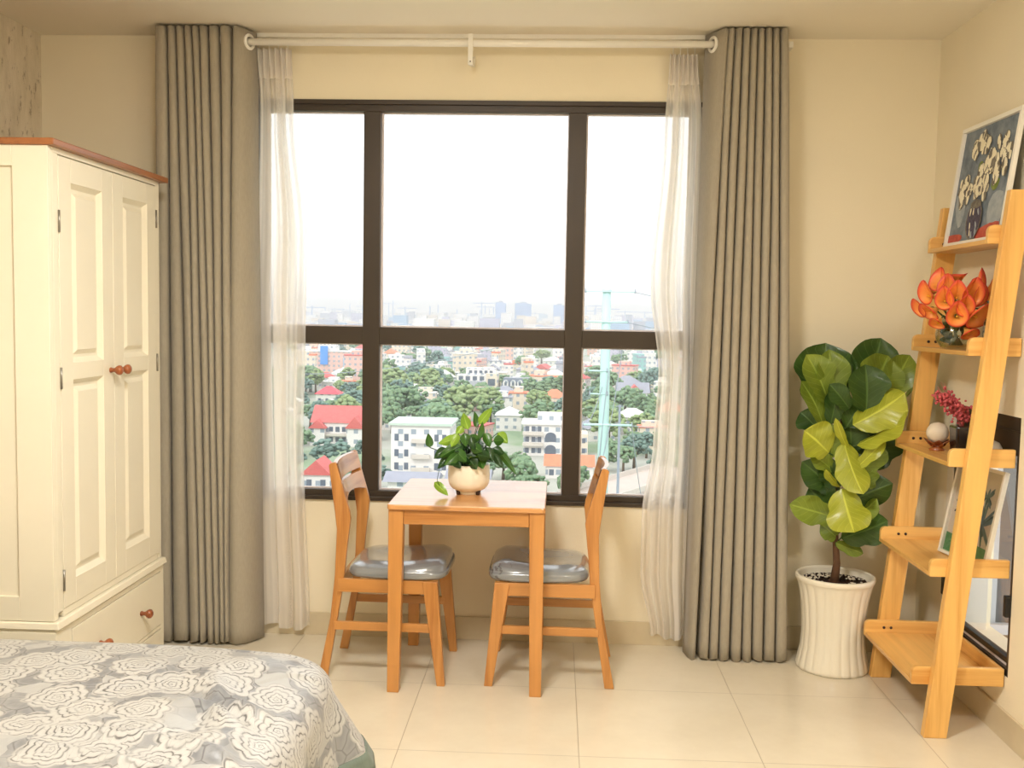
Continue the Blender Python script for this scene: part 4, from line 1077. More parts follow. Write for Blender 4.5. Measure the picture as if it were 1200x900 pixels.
m.build('vase', plain('gloss black ceramic', (38, 28, 26), .18, .1, coat=.5), bv, bevel=.008)
m = MB(); rnd = random.Random(6)
for k in range(420):
    q = rnd.random() ** .8
    c = Vector((bx - .105 * q + rnd.gauss(0, .020) * (1 - .4 * q) + .02, by + rnd.gauss(0, .02), z3 + .128 + .085 * q + rnd.gauss(0, .017) * (1 - .4 * q)))
    m.ball(c, rnd.uniform(.0035, .0065), 6, 4, bumpy=.3, seed=k)
m.build('blossoms', plain('dusty pink blossom', (214, 96, 100), .8, .35, 90), bv)
m = MB()
for k in range(16):
    q = rnd.random(); m.tube([(bx + rnd.uniform(-.01, .01), by, z3 + .07), (bx - .02 * q, by, z3 + .12), (bx - .10 * q + rnd.uniform(-.01, .02), by + rnd.uniform(-.02, .02), z3 + .13 + .11 * q + rnd.uniform(-.01, .03))], .0008, 5)
m.build('twigs', plain('dry twig', (196, 110, 100), .8), bv)
m = MB(); m.lathe([(.022, 0), (.036, .004), (.046, .03), (.046, .045), (.036, .062), (.018, .070), (.004, .072)], (1.530, 3.565, z3), 32)
tag(m.build('domed_pot', plain('pale grey glaze', (214, 208, 198), .3, .04), org=(1.530, 3.565, z3)), 'pale grey domed pot beside the black vase, by the near post of the ladder', 'pot')

# ------------------------------------------------------------------ ceiling lamp of the room (above and behind the view)
t = NT('lit lamp diffuser'); em = t.n('ShaderNodeEmission'); em.inputs[0].default_value = (1, .965, .905, 1); em.inputs[1].default_value = LAMP; M['lamp'] = t.done(em.outputs[0])
for (lx, ly, lr, lb) in ((-.5, 1.75, .28, 'large round white ceiling lamp in the middle of the room'), (1.05, 1.0, .17, 'smaller round white ceiling lamp near the right wall')):
    cl = empty('ceiling_light', (lx, ly, HC), lb, 'ceiling light')
    MB().lathe([(.01, -.02), (lr * 1.04, -.02), (lr * 1.07, -.012), (lr * 1.07, 0), (.01, 0)], (lx, ly, HC), 40).build('housing', M['white_plastic'], cl)
    MB().lathe([(.001, -.055), (lr * .52, -.052), (lr * .83, -.042), (lr * .98, -.028), (lr, -.0205), (.01, -.0205)], (lx, ly, HC), 40).build('diffuser', M['lamp'], cl)
SKY, SUN, HAZE = 1.2, 1.0, .00034
# ------------------------------------------------------------------ the city beyond the window
GZ = -40.0
def facade(name, c, win=(150, 160, 170), su=.3, sv=.32, amount=1.0):
    """rendered wall with rows of window openings as surface pattern (uv in metres)"""
    t = NT(name); geo = t.n('ShaderNodeTexCoord')
    sp = t.n('ShaderNodeSeparateXYZ'); t.l(geo.outputs['Object'], sp.inputs[0])
    nn = t.n('ShaderNodeSeparateXYZ'); t.l(geo.outputs['Normal'], nn.inputs[0])
    h = t.math('ADD', t.math('MULTIPLY', sp.outputs[0], 1.0), t.math('MULTIPLY', sp.outputs[1], 1.0))
    fu = t.math('FRACT', t.math('MULTIPLY', t.math('ADD', h, 100.3), su)); fv = t.math('FRACT', t.math('MULTIPLY', sp.outputs[2], sv))
    a = t.math('MULTIPLY', t.math('GREATER_THAN', fu, .35), t.math('LESS_THAN', fu, .75))
    b = t.math('MULTIPLY', t.math('GREATER_THAN', fv, .30), t.math('LESS_THAN', fv, .72))
    w_ = t.math('MULTIPLY', t.math('MULTIPLY', a, b), amount)
    w_ = t.math('MULTIPLY', w_, t.math('LESS_THAN', t.math('ABSOLUTE', nn.outputs[2]), .5))
    base = t.ramp(t.noise(t.coord(), .25, 3), [(.3, tuple(x * .9 for x in lin(c)[:3]) + (1,)), (.7, lin(c))])
    return t.done(t.bsdf(t.mix(w_, base, lin(win)), .8))
EM = {}
for k, c in dict(white=(226, 222, 218), cream=(222, 208, 190), pink=(222, 184, 172), grey=(178, 178, 186), lilac=(190, 186, 204), blue=(160, 186, 212), teal=(150, 192, 188)).items():
    EM[k] = facade(k + ' rendered wall', c)
EM['tower'] = facade('lavender glass tower', (164, 180, 210), (140, 160, 196), .25, .28)
EM['roof_red'] = plain('red roof tile', (206, 104, 100), .7, .15, .8)
EM['roof_bright'] = plain('bright red metal roof', (232, 84, 96), .6, .06, .5)
EM['roof_orange'] = plain('orange roof tile', (224, 134, 102), .7, .15, .8)
EM['roof_grey'] = plain('grey metal roof', (150, 152, 164), .6, .12, .5)
EM['roof_pale'] = plain('pale green roof', (188, 206, 192), .7, .08, .5)
EM['roof_white'] = plain('white roof slab', (224, 222, 216), .7, .08, .5)
EM['window'] = plain('dark window', (98, 108, 122), .3, .1, 1)
EM['blue_panel'] = plain('bright blue panel', (84, 146, 222), .6, .05, 1)
EM['rail'] = plain('pale concrete', (204, 196, 186), .8, .06, 1)
EM['road'] = plain('warm asphalt', (190, 176, 166), .8, .08, .3)
EM['pole'] = plain('pale green painted steel', (178, 208, 204), .5, .05, .5)
EM['wire'] = plain('grey cable', (150, 158, 168), .6, .05, 1)
def treemat(name, c, c2):
    t = NT(name); n = t.noise(t.coord(), .9, 5, .7)
    return t.done(t.bsdf(t.ramp(n, [(.36, lin(c2)), (.6, lin(c))]), .9, 0, 0, t.bump(n, 1.0, .6), .2))
EM['tree_a'] = treemat('mid green foliage', (134, 158, 122), (108, 136, 108))
EM['tree_b'] = treemat('yellow green foliage', (154, 170, 122), (126, 148, 104))
EM['tree_c'] = treemat('blue green foliage', (126, 150, 138), (102, 128, 120))
EM['trunk'] = plain('tree trunk', (110, 96, 80), .9)
t = NT('city ground'); v = t.coord()
n1 = t.noise(v, .012, 4, .6); n2 = t.noise(v, .08, 4, .7)
g1 = t.ramp(n1, [(.42, lin((122, 148, 108))), (.52, lin((176, 174, 166)))])
EM['ground'] = t.done(t.bsdf(t.mix(t.math('MULTIPLY', n2, .6), g1, lin((150, 158, 140))), .95))
tag(MB().box(-5500, 4500, 30, 11000, GZ - 1, GZ).build('city_ground', EM['ground'], org=(0, 300, GZ)), kind='structure')

def hip(m, x0, x1, y0, y1, z0, h, mi, ov=.6, ridge=.5):
    x0 -= ov; x1 += ov; y0 -= ov; y1 += ov
    if x1 - x0 >= y1 - y0:
        i = (y1 - y0) / 2 * ridge * 2; a = (x0 + i * .9, (y0 + y1) / 2, z0 + h); b = (x1 - i * .9, (y0 + y1) / 2, z0 + h)
        m.add([(x0, y0, z0), (x1, y0, z0), (x1, y1, z0), (x0, y1, z0), a, b], [(0, 1, 5, 4), (1, 2, 5), (2, 3, 4, 5), (3, 0, 4), (3, 2, 1, 0)], mi)
    else:
        i = (x1 - x0) / 2; a = ((x0 + x1) / 2, y0 + i * .9, z0 + h); b = ((x0 + x1) / 2, y1 - i * .9, z0 + h)
        m.add([(x0, y0, z0), (x1, y0, z0), (x1, y1, z0), (x0, y1, z0), a, b], [(0, 1, 4), (1, 2, 5, 4), (2, 3, 5), (3, 0, 4, 5), (3, 2, 1, 0)], mi)
    return m
def gable(m, x0, x1, y0, y1, z0, h, mi, ov=.5, along='x'):
    if along == 'x':
        ym = (y0 + y1) / 2
        m.add([(x0 - ov, y0 - ov, z0), (x1 + ov, y0 - ov, z0), (x1 + ov, y1 + ov, z0), (x0 - ov, y1 + ov, z0), (x0 - ov, ym, z0 + h), (x1 + ov, ym, z0 + h)], [(0, 1, 5, 4), (2, 3, 4, 5), (1, 2, 5), (3, 0, 4), (3, 2, 1, 0)], mi)
    else:
        xm = (x0 + x1) / 2
        m.add([(x0 - ov, y0 - ov, z0), (x1 + ov, y0 - ov, z0), (x1 + ov, y1 + ov, z0), (x0 - ov, y1 + ov, z0), (xm, y0 - ov, z0 + h), (xm, y1 + ov, z0 + h)], [(0, 1, 4), (1, 2, 5, 4), (2, 3, 5), (3, 0, 4, 5), (3, 2, 1, 0)], mi)
    return m
taken = []
def hero(label, x0, x1, y, depth=None, name='house', cat='house'):
    w_ = x1 - x0; depth = depth or w_ * .8
    taken.append(((x0 + x1) / 2, y + depth / 2, max(w_, depth) * .62 + 2)); taken.append(((x0 + x1) / 2 * (y - 12) / y, y - 12, w_ * .5 + 2))
    return empty(name, ((x0 + x1) / 2, y, GZ), label, cat), depth
def windows(b, x0, x1, y, zs, n, w_=1.2, h=1.5, name='window'):
    for z in zs:
        for k in range(n):
            c_ = lerp(x0, x1, (k + .5) / n); MB().box(c_ - w_ / 2, c_ + w_ / 2, y - .06, y + .05, z, z + h).build(name, EM['window'], b)
# white flat-roofed block behind the pothos
b, d = hero('white flat-roofed block with pale green roof, behind the pothos', -41.7, -26.5, 252, 15, 'apartment_block', 'building')
MB().box(-41.7, -26.5, 252, 267, GZ, GZ + 12.6).build('wall', EM['white'], b)
MB().box(-42.3, -25.9, 251.4, 267.6, GZ + 12.6, GZ + 13.2).build('roof', EM['roof_pale'], b)
for z in (1.2, 4.6, 8.6):
    windows(b, -41.5, -36.5, 252, (GZ + z,), 2, 1.1, 1.8)
    windows(b, -31, -27, 252, (GZ + z,), 2, 1.1, 1.8)
    MB().box(-36.3, -31.6, 250.8, 252, GZ + z - .4, GZ + z + .6).build('balcony', EM['rail'], b)
# big red-roofed villa on the left
b, d = hero('white villa with big dusty red gabled roof on the left', -75.5, -59.5, 303, 13)
MB().box(-75, -60, 304, 316, GZ, GZ + 7).build('wall', EM['white'], b)
gable(MB(), -75, -60, 304, 316, GZ + 7, 4.8, 0).build('roof', EM['roof_red'], b)
m = MB().box(-63.5, -58.5, 301, 304, GZ, GZ + 5.6); gable(m, -63.5, -58.5, 301, 306, GZ + 5.6, 3.6, 1, along='y'); m.build('gable_wing', [EM['white'], EM['roof_red']], b)
m = MB().box(-75, -70.5, 301.5, 304, GZ, GZ + 5.4); gable(m, -75, -70.5, 301.5, 306, GZ + 5.4, 2.6, 1, along='y'); m.build('gable_wing', [EM['white'], EM['roof_red']], b)
windows(b, -70, -64, 304, (GZ + 1, GZ + 4.2), 3, 1.2, 1.5)
MB().box(-70.5, -63.5, 302.4, 304, GZ + 3.0, GZ + 3.7).build('balcony', EM['rail'], b)
# bright red roof
b, d = hero('low house with bright pinkish red roof, farther than the red villa', -106.7, -95.2, 436, 9)
MB().box(-106, -96, 436.5, 445, GZ, GZ + 4.6).build('wall', EM['white'], b)
hip(MB(), -106, -96, 436.5, 445, GZ + 4.6, 3.2, 0).build('roof', EM['roof_bright'], b)
windows(b, -106, -96, 436.5, (GZ + 1.2,), 3)
# orange gables bottom left
b, d = hero('house with salmon red gable roof at the bottom of the left pane', -58.5, -51.0, 225, 9)
m = MB().box(-58, -51.5, 226, 234, GZ, GZ + 3.6); m.build('wall', EM['white'], b)
gable(MB(), -58, -51.5, 226, 234, GZ + 3.6, 3.4, 0, along='y').build('roof', EM['roof_red'], b); windows(b, -58, -51.5, 226, (GZ + 1,), 2)
# white villa with arches
b, d = hero('three-storey white villa with arched balconies, right of the pothos', -9.2, 10.3, 290, 13, 'villa', 'house')
MB().box(-9, 4, 291, 303, GZ, GZ + 9.6).build('wall', EM['white'], b)
MB().box(-5, 2.4, 293, 302, GZ + 9.6, GZ + 12.0).build('roof_storey', EM['white'], b)
MB().box(4, 10, 293, 303, GZ, GZ + 6.4).build('side_wing', EM['cream'], b)
MB().box(-9.6, 4.6, 290.4, 303.4, GZ + 9.2, GZ + 9.8).build('roof', EM['roof_white'], b)
for z in (3.0, 6.2):
    MB().box(-9.2, -3.2, 289.6, 291, GZ + z, GZ + z + .9).build('balcony', EM['rail'], b)
windows(b, -8.8, -3.4, 291, (GZ + .8, GZ + 4.1, GZ + 7.2), 3, 1.1, 1.5); windows(b, 1.6, 3.8, 291, (GZ + .8, GZ + 4.1, GZ + 7.2), 1, 1.1, 1.5)
for z in (.5, 4.2):
    m = MB(); pts = [(-2.4 + 3.2 * 0, GZ + z)]; pts = [(-2.6, GZ + z), (.6, GZ + z)] + [(-1.0 + 1.6 * math.cos(R(a)), GZ + z + 1.5 + 1.3 * math.sin(R(a))) for a in range(0, 181, 20)]
    m.prism(pts, 1, 290.9, 291.1); m.build('arched_window', EM['window'], b)
windows(b, 4.4, 9.6, 293, (GZ + .8, GZ + 3.8), 3, 1.0, 1.4)
# mansard building
b, d = hero('building with dark mansard roof and white arched dormers', -26.8, -11.6, 493, 12, 'mansion', 'building')
MB().box(-26.6, -11.8, 494, 505, GZ, GZ + 5.4).build('wall', EM['cream'], b)
m = MB(); m.hexa([(-27, 493.6, GZ + 5.4), (-11.4, 493.6, GZ + 5.4), (-11.4, 505.4, GZ + 5.4), (-27, 505.4, GZ + 5.4), (-25.6, 495.4, GZ + 9.6), (-12.8, 495.4, GZ + 9.6), (-12.8, 503.6, GZ + 9.6), (-25.6, 503.6, GZ + 9.6)])
m.build('mansard_roof', EM['window'], b)
for x in (-24.6, -20.9, -17.5, -13.8):
    pts = [(x - 1.3, GZ + 5.6), (x + 1.3, GZ + 5.6)] + [(x + 1.3 * math.cos(R(a)), GZ + 7.4 + 1.3 * math.sin(R(a))) for a in range(0, 181, 30)]
    q = MB().prism(pts, 1, 493, 496).build('dormer', EM['white'], b)
    MB().box(x - .6, x + .6, 492.9, 493.1, GZ + 6, GZ + 7.6).build('window', EM['window'], q)
windows(b, -26.4, -12, 494, (GZ + .6, GZ + 3.2), 6, 1.1, 1.5)
# modern white and grey building
b, d = hero('modern stepped white and grey building left of the mansard one', -49.4, -28.6, 494, 14, 'apartment_block', 'building')
MB().box(-49.4, -34.5, 497, 508, GZ, GZ + 10.6).build('wall', EM['white'], b)
MB().box(-34.5, -28.6, 495, 508, GZ, GZ + 11.6).build('side_tower', EM['cream'], b)
MB().box(-45, -30, 500, 507, GZ + 10.6, GZ + 14).build('roof_storey', EM['white'], b)
MB().box(-46, -34.5, 495, 497, GZ + 5, GZ + 7.6).build('balcony', EM['grey'], b)
windows(b, -49, -35, 497, (GZ + 1, GZ + 8), 4, 2.2, 2); windows(b, -44, -31, 500, (GZ + 11.4,), 5, 1.6, 1.4)
MB().box(-33.6, -30, 494.9, 495.1, GZ + 5.6, GZ + 9).build('window', EM['window'], b)
# orange roofs
b, d = hero('house with orange hipped roof, in the middle distance above the white villa', -6.1, 5.5, 443, 10)
MB().box(-5.5, 5, 444, 453, GZ, GZ + 4.4).build('wall', EM['cream'], b); hip(MB(), -5.5, 5, 444, 453, GZ + 4.4, 3.6, 0).build('roof', EM['roof_orange'], b); windows(b, -5, 4.6, 444, (GZ + 1.2,), 3)
b, d = hero('long low house with orange roof in front of the white villa', -2.3, 10.5, 250, 8)
MB().box(-2, 10, 251, 257, GZ, GZ + 3.2).build('wall', EM['white'], b); gable(MB(), -2, 10, 251, 257, GZ + 3.2, 2.6, 0).build('roof', EM['roof_orange'], b); windows(b, -2, 10, 251, (GZ + .8,), 4)
b, d = hero('house with orange roof at the right end behind the sheer curtain', 40, 50, 380, 10)
MB().box(40.5, 49.5, 381, 389, GZ, GZ + 5.4).build('wall', EM['cream'], b); hip(MB(), 40.5, 49.5, 381, 389, GZ + 5.4, 3.8, 0).build('roof', EM['roof_orange'], b); windows(b, 41, 49, 381, (GZ + 1.5,), 3)
# blue panel block
b, d = hero('large pale block with a bright blue panel in the left pane', -169, -129, 661, 16, 'office_block', 'building')
MB().box(-169, -129, 662, 677, GZ, GZ + 14).build('wall', EM['pink'], b); MB().box(-160, -148, 664, 676, GZ + 14, GZ + 18).build('roof_storey', EM['white'], b)
MB().box(-157.6, -152.6, 661, 662, GZ + 5.5, GZ + 18).build('blue_panel', EM['blue_panel'], b)
MB().box(-142, -138.5, 661, 662, GZ + 3, GZ + 10).build('blue_panel', EM['blue'], b)
MB().box(-169.5, -128.5, 661.5, 677.5, GZ + 14, GZ + 14.6).build('roof', EM['roof_white'], b)
# grey pitched roof in the right pane
b, d = hero('house with wide grey pitched roof and red centre, in the right pane', 28.8, 44.8, 469, 13)
MB().box(29.5, 44.2, 470, 481, GZ, GZ + 5.4).build('wall', EM['white'], b); gable(MB(), 29.5, 44.2, 470, 481, GZ + 5.4, 4.6, 0).build('roof', EM['roof_grey'], b)
m = MB(); m.box(35.4, 39.4, 467.5, 471, GZ + 3, GZ + 7.0); gable(m, 35.4, 39.4, 467.5, 475, GZ + 7.0, 2.4, 1, along='y'); m.build('porch', [EM['white'], EM['roof_red']], b)
# near flat grey roofs below the pothos pot
for (x0, x1, y, h, lb) in ((-36, -25, 210, 5.2, 'grey metal roof of a low house at the bottom of the middle pane, left part'), (-24, -14.5, 222, 4.2, 'grey metal roof of a low house right behind the table top')):
    b, d = hero(lb, x0, x1, y, 9); MB().box(x0 + .5, x1 - .5, y + .5, y + 8.5, GZ, GZ + h).build('wall', EM['white'], b)
    gable(MB(), x0, x1, y, y + 9, GZ + h, 1.6, 0).build('roof', EM['roof_grey'], b)
# towers on the skyline
for (x0, x1, y, h, lb) in ((-147, -122.5, 2393, 69.4, 'slimmest lavender glass tower on the skyline, leftmost of three'), (-102.4, -62.6, 2451, 69, 'widest lavender tower on the skyline, middle of three'), (-8.5, 22, 2550, 67, 'lavender tower on the skyline beside the right mullion')):
    b = empty('skyscraper', ((x0 + x1) / 2, y, GZ), lb, 'skyscraper'); taken.append(((x0 + x1) / 2, y, 60))
    m = MB(); w_ = x1 - x0
    pts = [(x0, GZ), (x1, GZ), (x1, GZ + h - .04 * h), (x0 + w_ * .6, GZ + h), (x0, GZ + h - .01 * h)]
    m.prism(pts, 1, y, y + 28); m.build('shaft', EM['tower'], b)
    MB().box(x0 + w_ * .3, x0 + w_ * .7, y + 8, y + 18, GZ + h - 3, GZ + h + 3).build('plant_room', EM['grey'], b)
# elevated road at lower right
rd = empty('elevated_road', (20, 225, GZ), 'elevated road with beige railing at the bottom of the right pane', 'road'); taken.append((24, 224, 16))
m = MB(); A = Vector((6, 203, GZ + 3.8)); B = Vector((44, 262, GZ + 5.2)); s_ = Vector((5.2, -3.3, 0))
m.hexa([A - s_ - Vector((0, 0, .8)), A + s_ - Vector((0, 0, .8)), B + s_ - Vector((0, 0, .8)), B - s_ - Vector((0, 0, .8)), A - s_, A + s_, B + s_, B - s_]); m.build('deck', EM['road'], rd)
for q in (-1, 1):
    m = MB(); e = s_ * q; e2 = s_ * (q * .97); h_ = Vector((0, 0, 1.1))
    m.hexa([A + e2, A + e, B + e, B + e2, A + e2 + h_, A + e + h_, B + e + h_, B + e2 + h_]); m.build('parapet', EM['rail'], rd)
for k in range(4):
    p = A.lerp(B, (k + .5) / 4); MB().box(p.x - 1, p.x + 1, p.y - 1, p.y + 1, GZ, p.z - .8).build('pier', EM['rail'], rd)
# transmission pole
pl_ = empty('power_pole', (5.35, 108, GZ), 'tall pale green steel power pole in the right pane', 'power pole'); taken.append((5.35, 108, 5))
PXC, PYC = 5.35, 108.0; ZP = lambda v_: 1.448 + (372.3 - v_) / 1168 * PYC
MB().tube([(PXC, PYC, GZ), (PXC, PYC, ZP(400)), (PXC, PYC, ZP(343))], [.80, .50, .42], 18).build('pole', EM['pole'], pl_)
MB().tube([(PXC, PYC, ZP(345)), (PXC, PYC, ZP(342))], .55, 18).build('cap', EM['pole'], pl_)
for (v_, x0, x1, th) in ((345, -2.3, 3.0, .06), (380, -2.2, 2.3, .10), (437, -1.8, .2, .09), (464, -1.6, .3, .08), (500, -2.2, 3.0, .13)):
    z = ZP(v_); MB().tube([(PXC + x0, PYC - .5, z + .05), (PXC + x1, PYC - .5, z + .03)], th, 8).build('cross_arm', EM['pole'], pl_)
    for x in (x0, x1): MB().tube([(PXC + x, PYC - .5, z - .1), (PXC + x, PYC - .5, z + .35)], [.10, .05], 8).build('insulator', EM['wire'], pl_)
p2 = empty('service_pole', (7.6, 112, GZ), 'slim grey service pole right beside the pale green power pole', 'power pole')
MB().tube([(7.3, 112, GZ), (7.3, 112, ZP(480))], [.22, .13], 10).build('pole', EM['wire'], p2)
MB().tube([(6.9, 112, ZP(482)), (7.7, 112, ZP(482))], .07, 8).build('cross_arm', EM['wire'], p2)
def wire(a, b, sag, r_=.045):
    a, b = Vector(a), Vector(b); pts = []
    for k in range(25):
        s = k / 24; p = a.lerp(b, s); p.z -= sag * 4 * s * (1 - s); pts.append(p)
    o = MB().tube(pts, r_, 5).build('power_line', EM['wire'], org=tuple(a)); return o
wl = [((PXC - 2.2, PYC - .5, ZP(380)), (-60, 150, -6), 4), ((PXC + 2.3, PYC - .5, ZP(380)), (70, 200, 12), 6), ((PXC + 3, PYC - .5, ZP(500)), (60, 140, 9), 7), ((PXC + 3, PYC - .5, ZP(345)), (60, 140, 14), 5),
      ((PXC + .4, PYC - .6, ZP(437)), (PXC - .8, PYC - .6, ZP(600)), -1.2), ((PXC + 1.9, PYC - .6, ZP(400)), (PXC - .6, PYC - .6, ZP(560)), 1.8), ((PXC - 2.2, PYC - .5, ZP(500)), (PXC - .3, PYC - .6, ZP(455)), 1.0), ((PXC + 3, PYC - .5, ZP(500)), (12, 125, -24), 1.6)]
wlab = ['power line running away to the left from the upper arm of the pale green pole', 'power line rising to the right from the upper arm of the pale green pole', 'power line rising to the right from the lowest arm of the pale green pole', 'power line leaving the top arm of the pale green pole to the right',
        'grey cable hanging straight down beside the pale green pole', 'grey cable looping across the front of the pale green pole', 'short sagging wire left of the pale green pole', 'sagging wire dropping to the right from the lowest pole arm']
for (a, b, s), lb in zip(wl, wlab): tag(wire(a, b, s), lb, 'power line')
# --- generic houses: a few kinds, each copied
rnd = random.Random(21)
def proto_house(kind):
    m = MB()
    if kind == 0: m.box(-4, 4, -5, 5, 0, 8.5, 0); m.box(-2, 2, -3, 4, 8.5, 11, 0); m.box(-4.3, 4.3, -5.3, 5.3, 8.5, 8.9, 1)
    if kind == 1: m.box(-6, 6, -5, 5, 0, 6.5, 0); hip(m, -6, 6, -5, 5, 6.5, 3.2, 1)
    if kind == 2: m.box(-2.6, 2.6, -7, 7, 0, 13, 0); m.box(-2.6, 2.6, -3, 7, 13, 15.5, 0); m.box(-2.8, 2.8, -7.2, -3, 13, 13.9, 1)
    if kind == 3: m.box(-9, 9, -6, 6, 0, 7, 0); m.box(-9.3, 9.3, -6.3, 6.3, 7, 7.5, 1); m.box(-5, 1, -3, 3, 7.5, 10, 0)
    if kind == 4: m.box(-5, 5, -6, 6, 0, 5, 0); gable(m, -5, 5, -6, 6, 5, 3.4, 1, along='y')
    if kind == 5: m.box(-7, 7, -5, 5, 0, 16, 0); m.box(-7.3, 7.3, -5.3, 5.3, 16, 16.6, 1); m.box(-3, 3, -3, 3, 16.6, 19, 0)
    return m
KN = [('town_house', 'narrow flat-roofed %s house with roof room'), ('villa', '%s house with hipped roof'), ('shop_house', 'tall thin %s tube house'), ('warehouse', 'wide low %s block'), ('cottage', '%s house with gabled roof'), ('apartment_block', 'taller %s apartment block')]
cols = [('white', 'roof_white'), ('white', 'roof_grey'), ('cream', 'roof_orange'), ('pink', 'roof_red'), ('grey', 'roof_grey'), ('lilac', 'roof_pale'), ('blue', 'roof_white'), ('teal', 'roof_grey'), ('white', 'roof_red'), ('cream', 'roof_white')]
protos = {}
def house_at(kind, ci, x, y, s, rz):
    key = (kind, ci); nm_, lb = KN[kind]; wc, rc = cols[ci]
    if key not in protos:
        protos[key] = o = proto_house(kind).build(nm_, [EM[wc], EM[rc]])
    else: o = protos[key].copy(); COL.objects.link(o)
    o.location = (x, y, GZ); o.scale = (s, s, s * rnd.uniform(.85, 1.15)); o.rotation_euler = (0, 0, rz)
    rn = rc.split('_')[1]; far = 'in the dense city beyond the trees' if y > 560 else 'among the trees below the window'
    tag(o, (lb % wc) + ' with ' + rn + ' roof ' + far if 'roof' not in lb else (lb % wc) + ' of ' + rn + ' ' + far, 'building', 'small %s of %s walls %s' % (nm_.replace('_', ' ') + 's', wc, 'far' if y > 560 else 'near'))
    return o
def free(x, y, r_):
    return all((x - a) ** 2 + (y - b) ** 2 > (r_ + c_) ** 2 for a, b, c_ in taken)
nh = 0; yy = 575.0
while yy < 1500 and nh < 235:
    step = 17 + (yy - 575) * .030
    x = -.33 * yy + rnd.uniform(0, step)
    while x < .20 * yy:
        w_ = rnd.uniform(.8, 1.25) * step
        px_, py_ = x, yy + rnd.uniform(-.25, .25) * step
        if free(px_, py_, 7) and rnd.random() < .93 and nh < 235:
            kd = rnd.choices(range(6), (5, 3, 4, 2.5, 3, 1.0))[0]
            house_at(kd, rnd.choices(range(10), (5, 2, 2, 1.6, 2, 1.6, 1, .7, 1, 2))[0], px_, py_, .95 + (yy - 575) * .0006, rnd.choice((0, PI / 2, .2, -.3)) if kd != 3 else 0); nh += 1
        x += w_ * 1.35
    yy += step * 1.45
for k in range(70):    # scattered nearer houses
    for _ in range(60):
        y = rnd.uniform(230, 560); x = rnd.uniform(-.32 * y, .19 * y)
        if free(x, y, 12): break
    else: continue
    if y < 440 and rnd.random() < .5: continue
    taken.append((x, y, 8)); house_at(rnd.choice((0, 1, 4, 3, 1)), rnd.choices(range(10), (5, 2, 1.5, 1, 1, .6, .3, .3, 1.2, 2))[0], x, y, rnd.uniform(.8, 1), rnd.choice((0, PI / 2, .3, -.3)))
# --- trees
def proto_tree(seed, mat, nm_):
    r_ = random.Random(seed); m = MB()
    lobes = [(r_.uniform(0, 6.28), r_.uniform(.4, 2.6), r_.uniform(1.3, 2.2), r_.uniform(3.6, 6.2)) for _ in range(7)]
    for k in range(150):
        a, q, sz, hz_ = r_.choice(lobes); th = r_.uniform(0, 6.28); ph = math.acos(r_.uniform(-.5, 1)); s = r_.uniform(.28, .72)
        c_ = Vector((q * math.cos(a) + sz * math.sin(ph) * math.cos(th), q * math.sin(a) + sz * math.sin(ph) * math.sin(th), hz_ + sz * .8 * math.cos(ph)))
        m.ball(c_, (s, s, s * .75), 7, 5, 0, .5, seed + k)
    m.tube([(0, 0, 0), (.1, 0, 2.5), (0, .1, 4.5)], [.4, .3, .2], 7, 1)
    return m.build(nm_, [mat, EM['trunk']])
TP = [(proto_tree(3, EM['tree_a'], 'tree'), 'mid green round-crowned tree'), (proto_tree(9, EM['tree_b'], 'tree'), 'yellow green tree'), (proto_tree(17, EM['tree_c'], 'tree'), 'blue green tree'), (proto_tree(29, EM['tree_a'], 'tree'), 'spreading mid green tree')]
used_t = [False] * 4
def tree_at(x, y, s):
    k = rnd.choices(range(4), (4, 2.2, 2.6, 3))[0]; o, lb = TP[k]
    if used_t[k]: o = o.copy(); COL.objects.link(o)
    used_t[k] = True
    o.location = (x, y, GZ); o.scale = (s * rnd.uniform(.9, 1.2), s, s * rnd.uniform(.85, 1.1)); o.rotation_euler = (0, 0, rnd.uniform(0, 6.28))
    f = 'in the green belt outside the window' if y < 560 else 'between the far houses'
    tag(o, lb + ' ' + f, 'tree', lb + 's ' + ('near' if y < 560 else 'far'))
nt = 0
def scatter(n, y0, y1, s0, s1, pw=1.0):
    global nt
    for k in range(n):
        for _ in range(50):
            y = y0 + (y1 - y0) * rnd.random() ** pw; x = rnd.uniform(-.33 * y, .20 * y); s = rnd.uniform(s0, s1)
            if free(x, y, s * 2.4): break
        else: continue
        if nt >= 298: return
        taken.append((x, y, s * 1.6)); tree_at(x, y, s); nt += 1
scatter(125, 300, 470, 1.1, 2.0); scatter(50, 205, 300, .8, 1.3); scatter(72, 470, 575, 1.2, 2.1); scatter(46, 640, 1100, 1.3, 2.0, .8)
for k in range(4):
    if not used_t[k]: tree_at(-60 + k * 20, 600, 1)
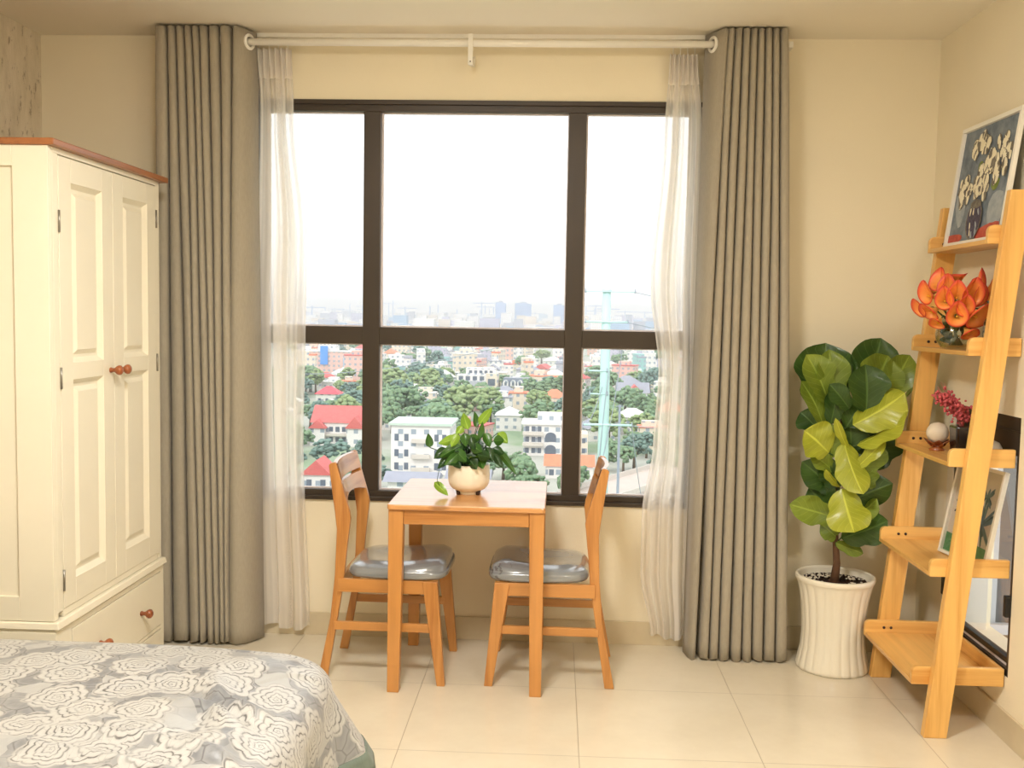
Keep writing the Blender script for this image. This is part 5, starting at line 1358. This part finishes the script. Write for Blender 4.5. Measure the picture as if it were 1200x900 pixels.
# --- the countless far city, one object
m = MB(); r4 = random.Random(77)
for k in range(5200):
    y = 1480 + 5600 * r4.random() ** 1.5; x = r4.uniform(-.36 * y, .22 * y); w_ = r4.uniform(8, 26) * (1 + y / 6000); h = r4.uniform(7, 20) if r4.random() < .94 else r4.uniform(22, 44)
    m.box(x, x + w_, y, y + w_, GZ, GZ + h, r4.choices(range(5), (5, 3, 2, 2.5, 1.6))[0])
for k in range(1300):
    y = 1400 + 3000 * r4.random() ** 1.4; x = r4.uniform(-.36 * y, .22 * y); s = r4.uniform(8, 22); m.ball((x, y, GZ + 5), (s, s, r4.uniform(5, 10)), 7, 4, 5)
tag(m.build('far_city', [EM['white'], EM['grey'], EM['lilac'], EM['cream'], EM['blue'], EM['tree_c']], org=(0, 1500, GZ)), 'hazy dense city spreading to the horizon beyond the window', 'city', kind='stuff')
m = MB()   # cranes and chimneys on the horizon
for k in range(46):
    y = r4.uniform(3500, 5200); x = r4.uniform(-.30 * y, .15 * y); h = r4.uniform(50, 88)
    m.box(x, x + 4, y, y + 4, GZ, GZ + h)
    if r4.random() < .5: m.box(x - 30, x + 50, y, y + 3, GZ + h - 8, GZ + h - 5)
tag(m.build('distant_masts', EM['tower'], org=(0, 4000, GZ)), 'faint cranes and masts along the horizon', 'masts', kind='stuff')
# haze over the city
hz = NT('city haze'); vs_ = hz.n('ShaderNodeVolumeScatter'); vs_.inputs['Color'].default_value = (.86, .92, 1.0, 1); vs_.inputs['Density'].default_value = HAZE; vs_.inputs['Anisotropy'].default_value = .2
hz.l(vs_.outputs[0], hz.out.inputs['Volume'])
if HAZE > 0:
    tag(MB().box(-5000, 4000, 140, 10500, GZ - .5, 110).build('city_haze', hz.m, org=(0, 300, GZ)), 'pale haze hanging over the city beyond the window', 'haze', kind='stuff')

# ------------------------------------------------------------------ light
wd_ = bpy.data.worlds.new('overcast_sky'); sc.world = wd_; wd_.use_nodes = True
nt_ = wd_.node_tree; nt_.nodes.clear()
bg = nt_.nodes.new('ShaderNodeBackground'); ow = nt_.nodes.new('ShaderNodeOutputWorld'); bg.inputs[0].default_value = (.95, .98, 1.0, 1); bg.inputs[1].default_value = SKY
nt_.links.new(bg.outputs[0], ow.inputs[0])
sn = bpy.data.lights.new('sun', 'SUN'); sn.energy = SUN; sn.angle = R(12); sn.color = (1, .96, .9)
so = bpy.data.objects.new('sun', sn); COL.objects.link(so); so.rotation_euler = (R(48), 0, R(-28)); so.location = (0, -20, 60)
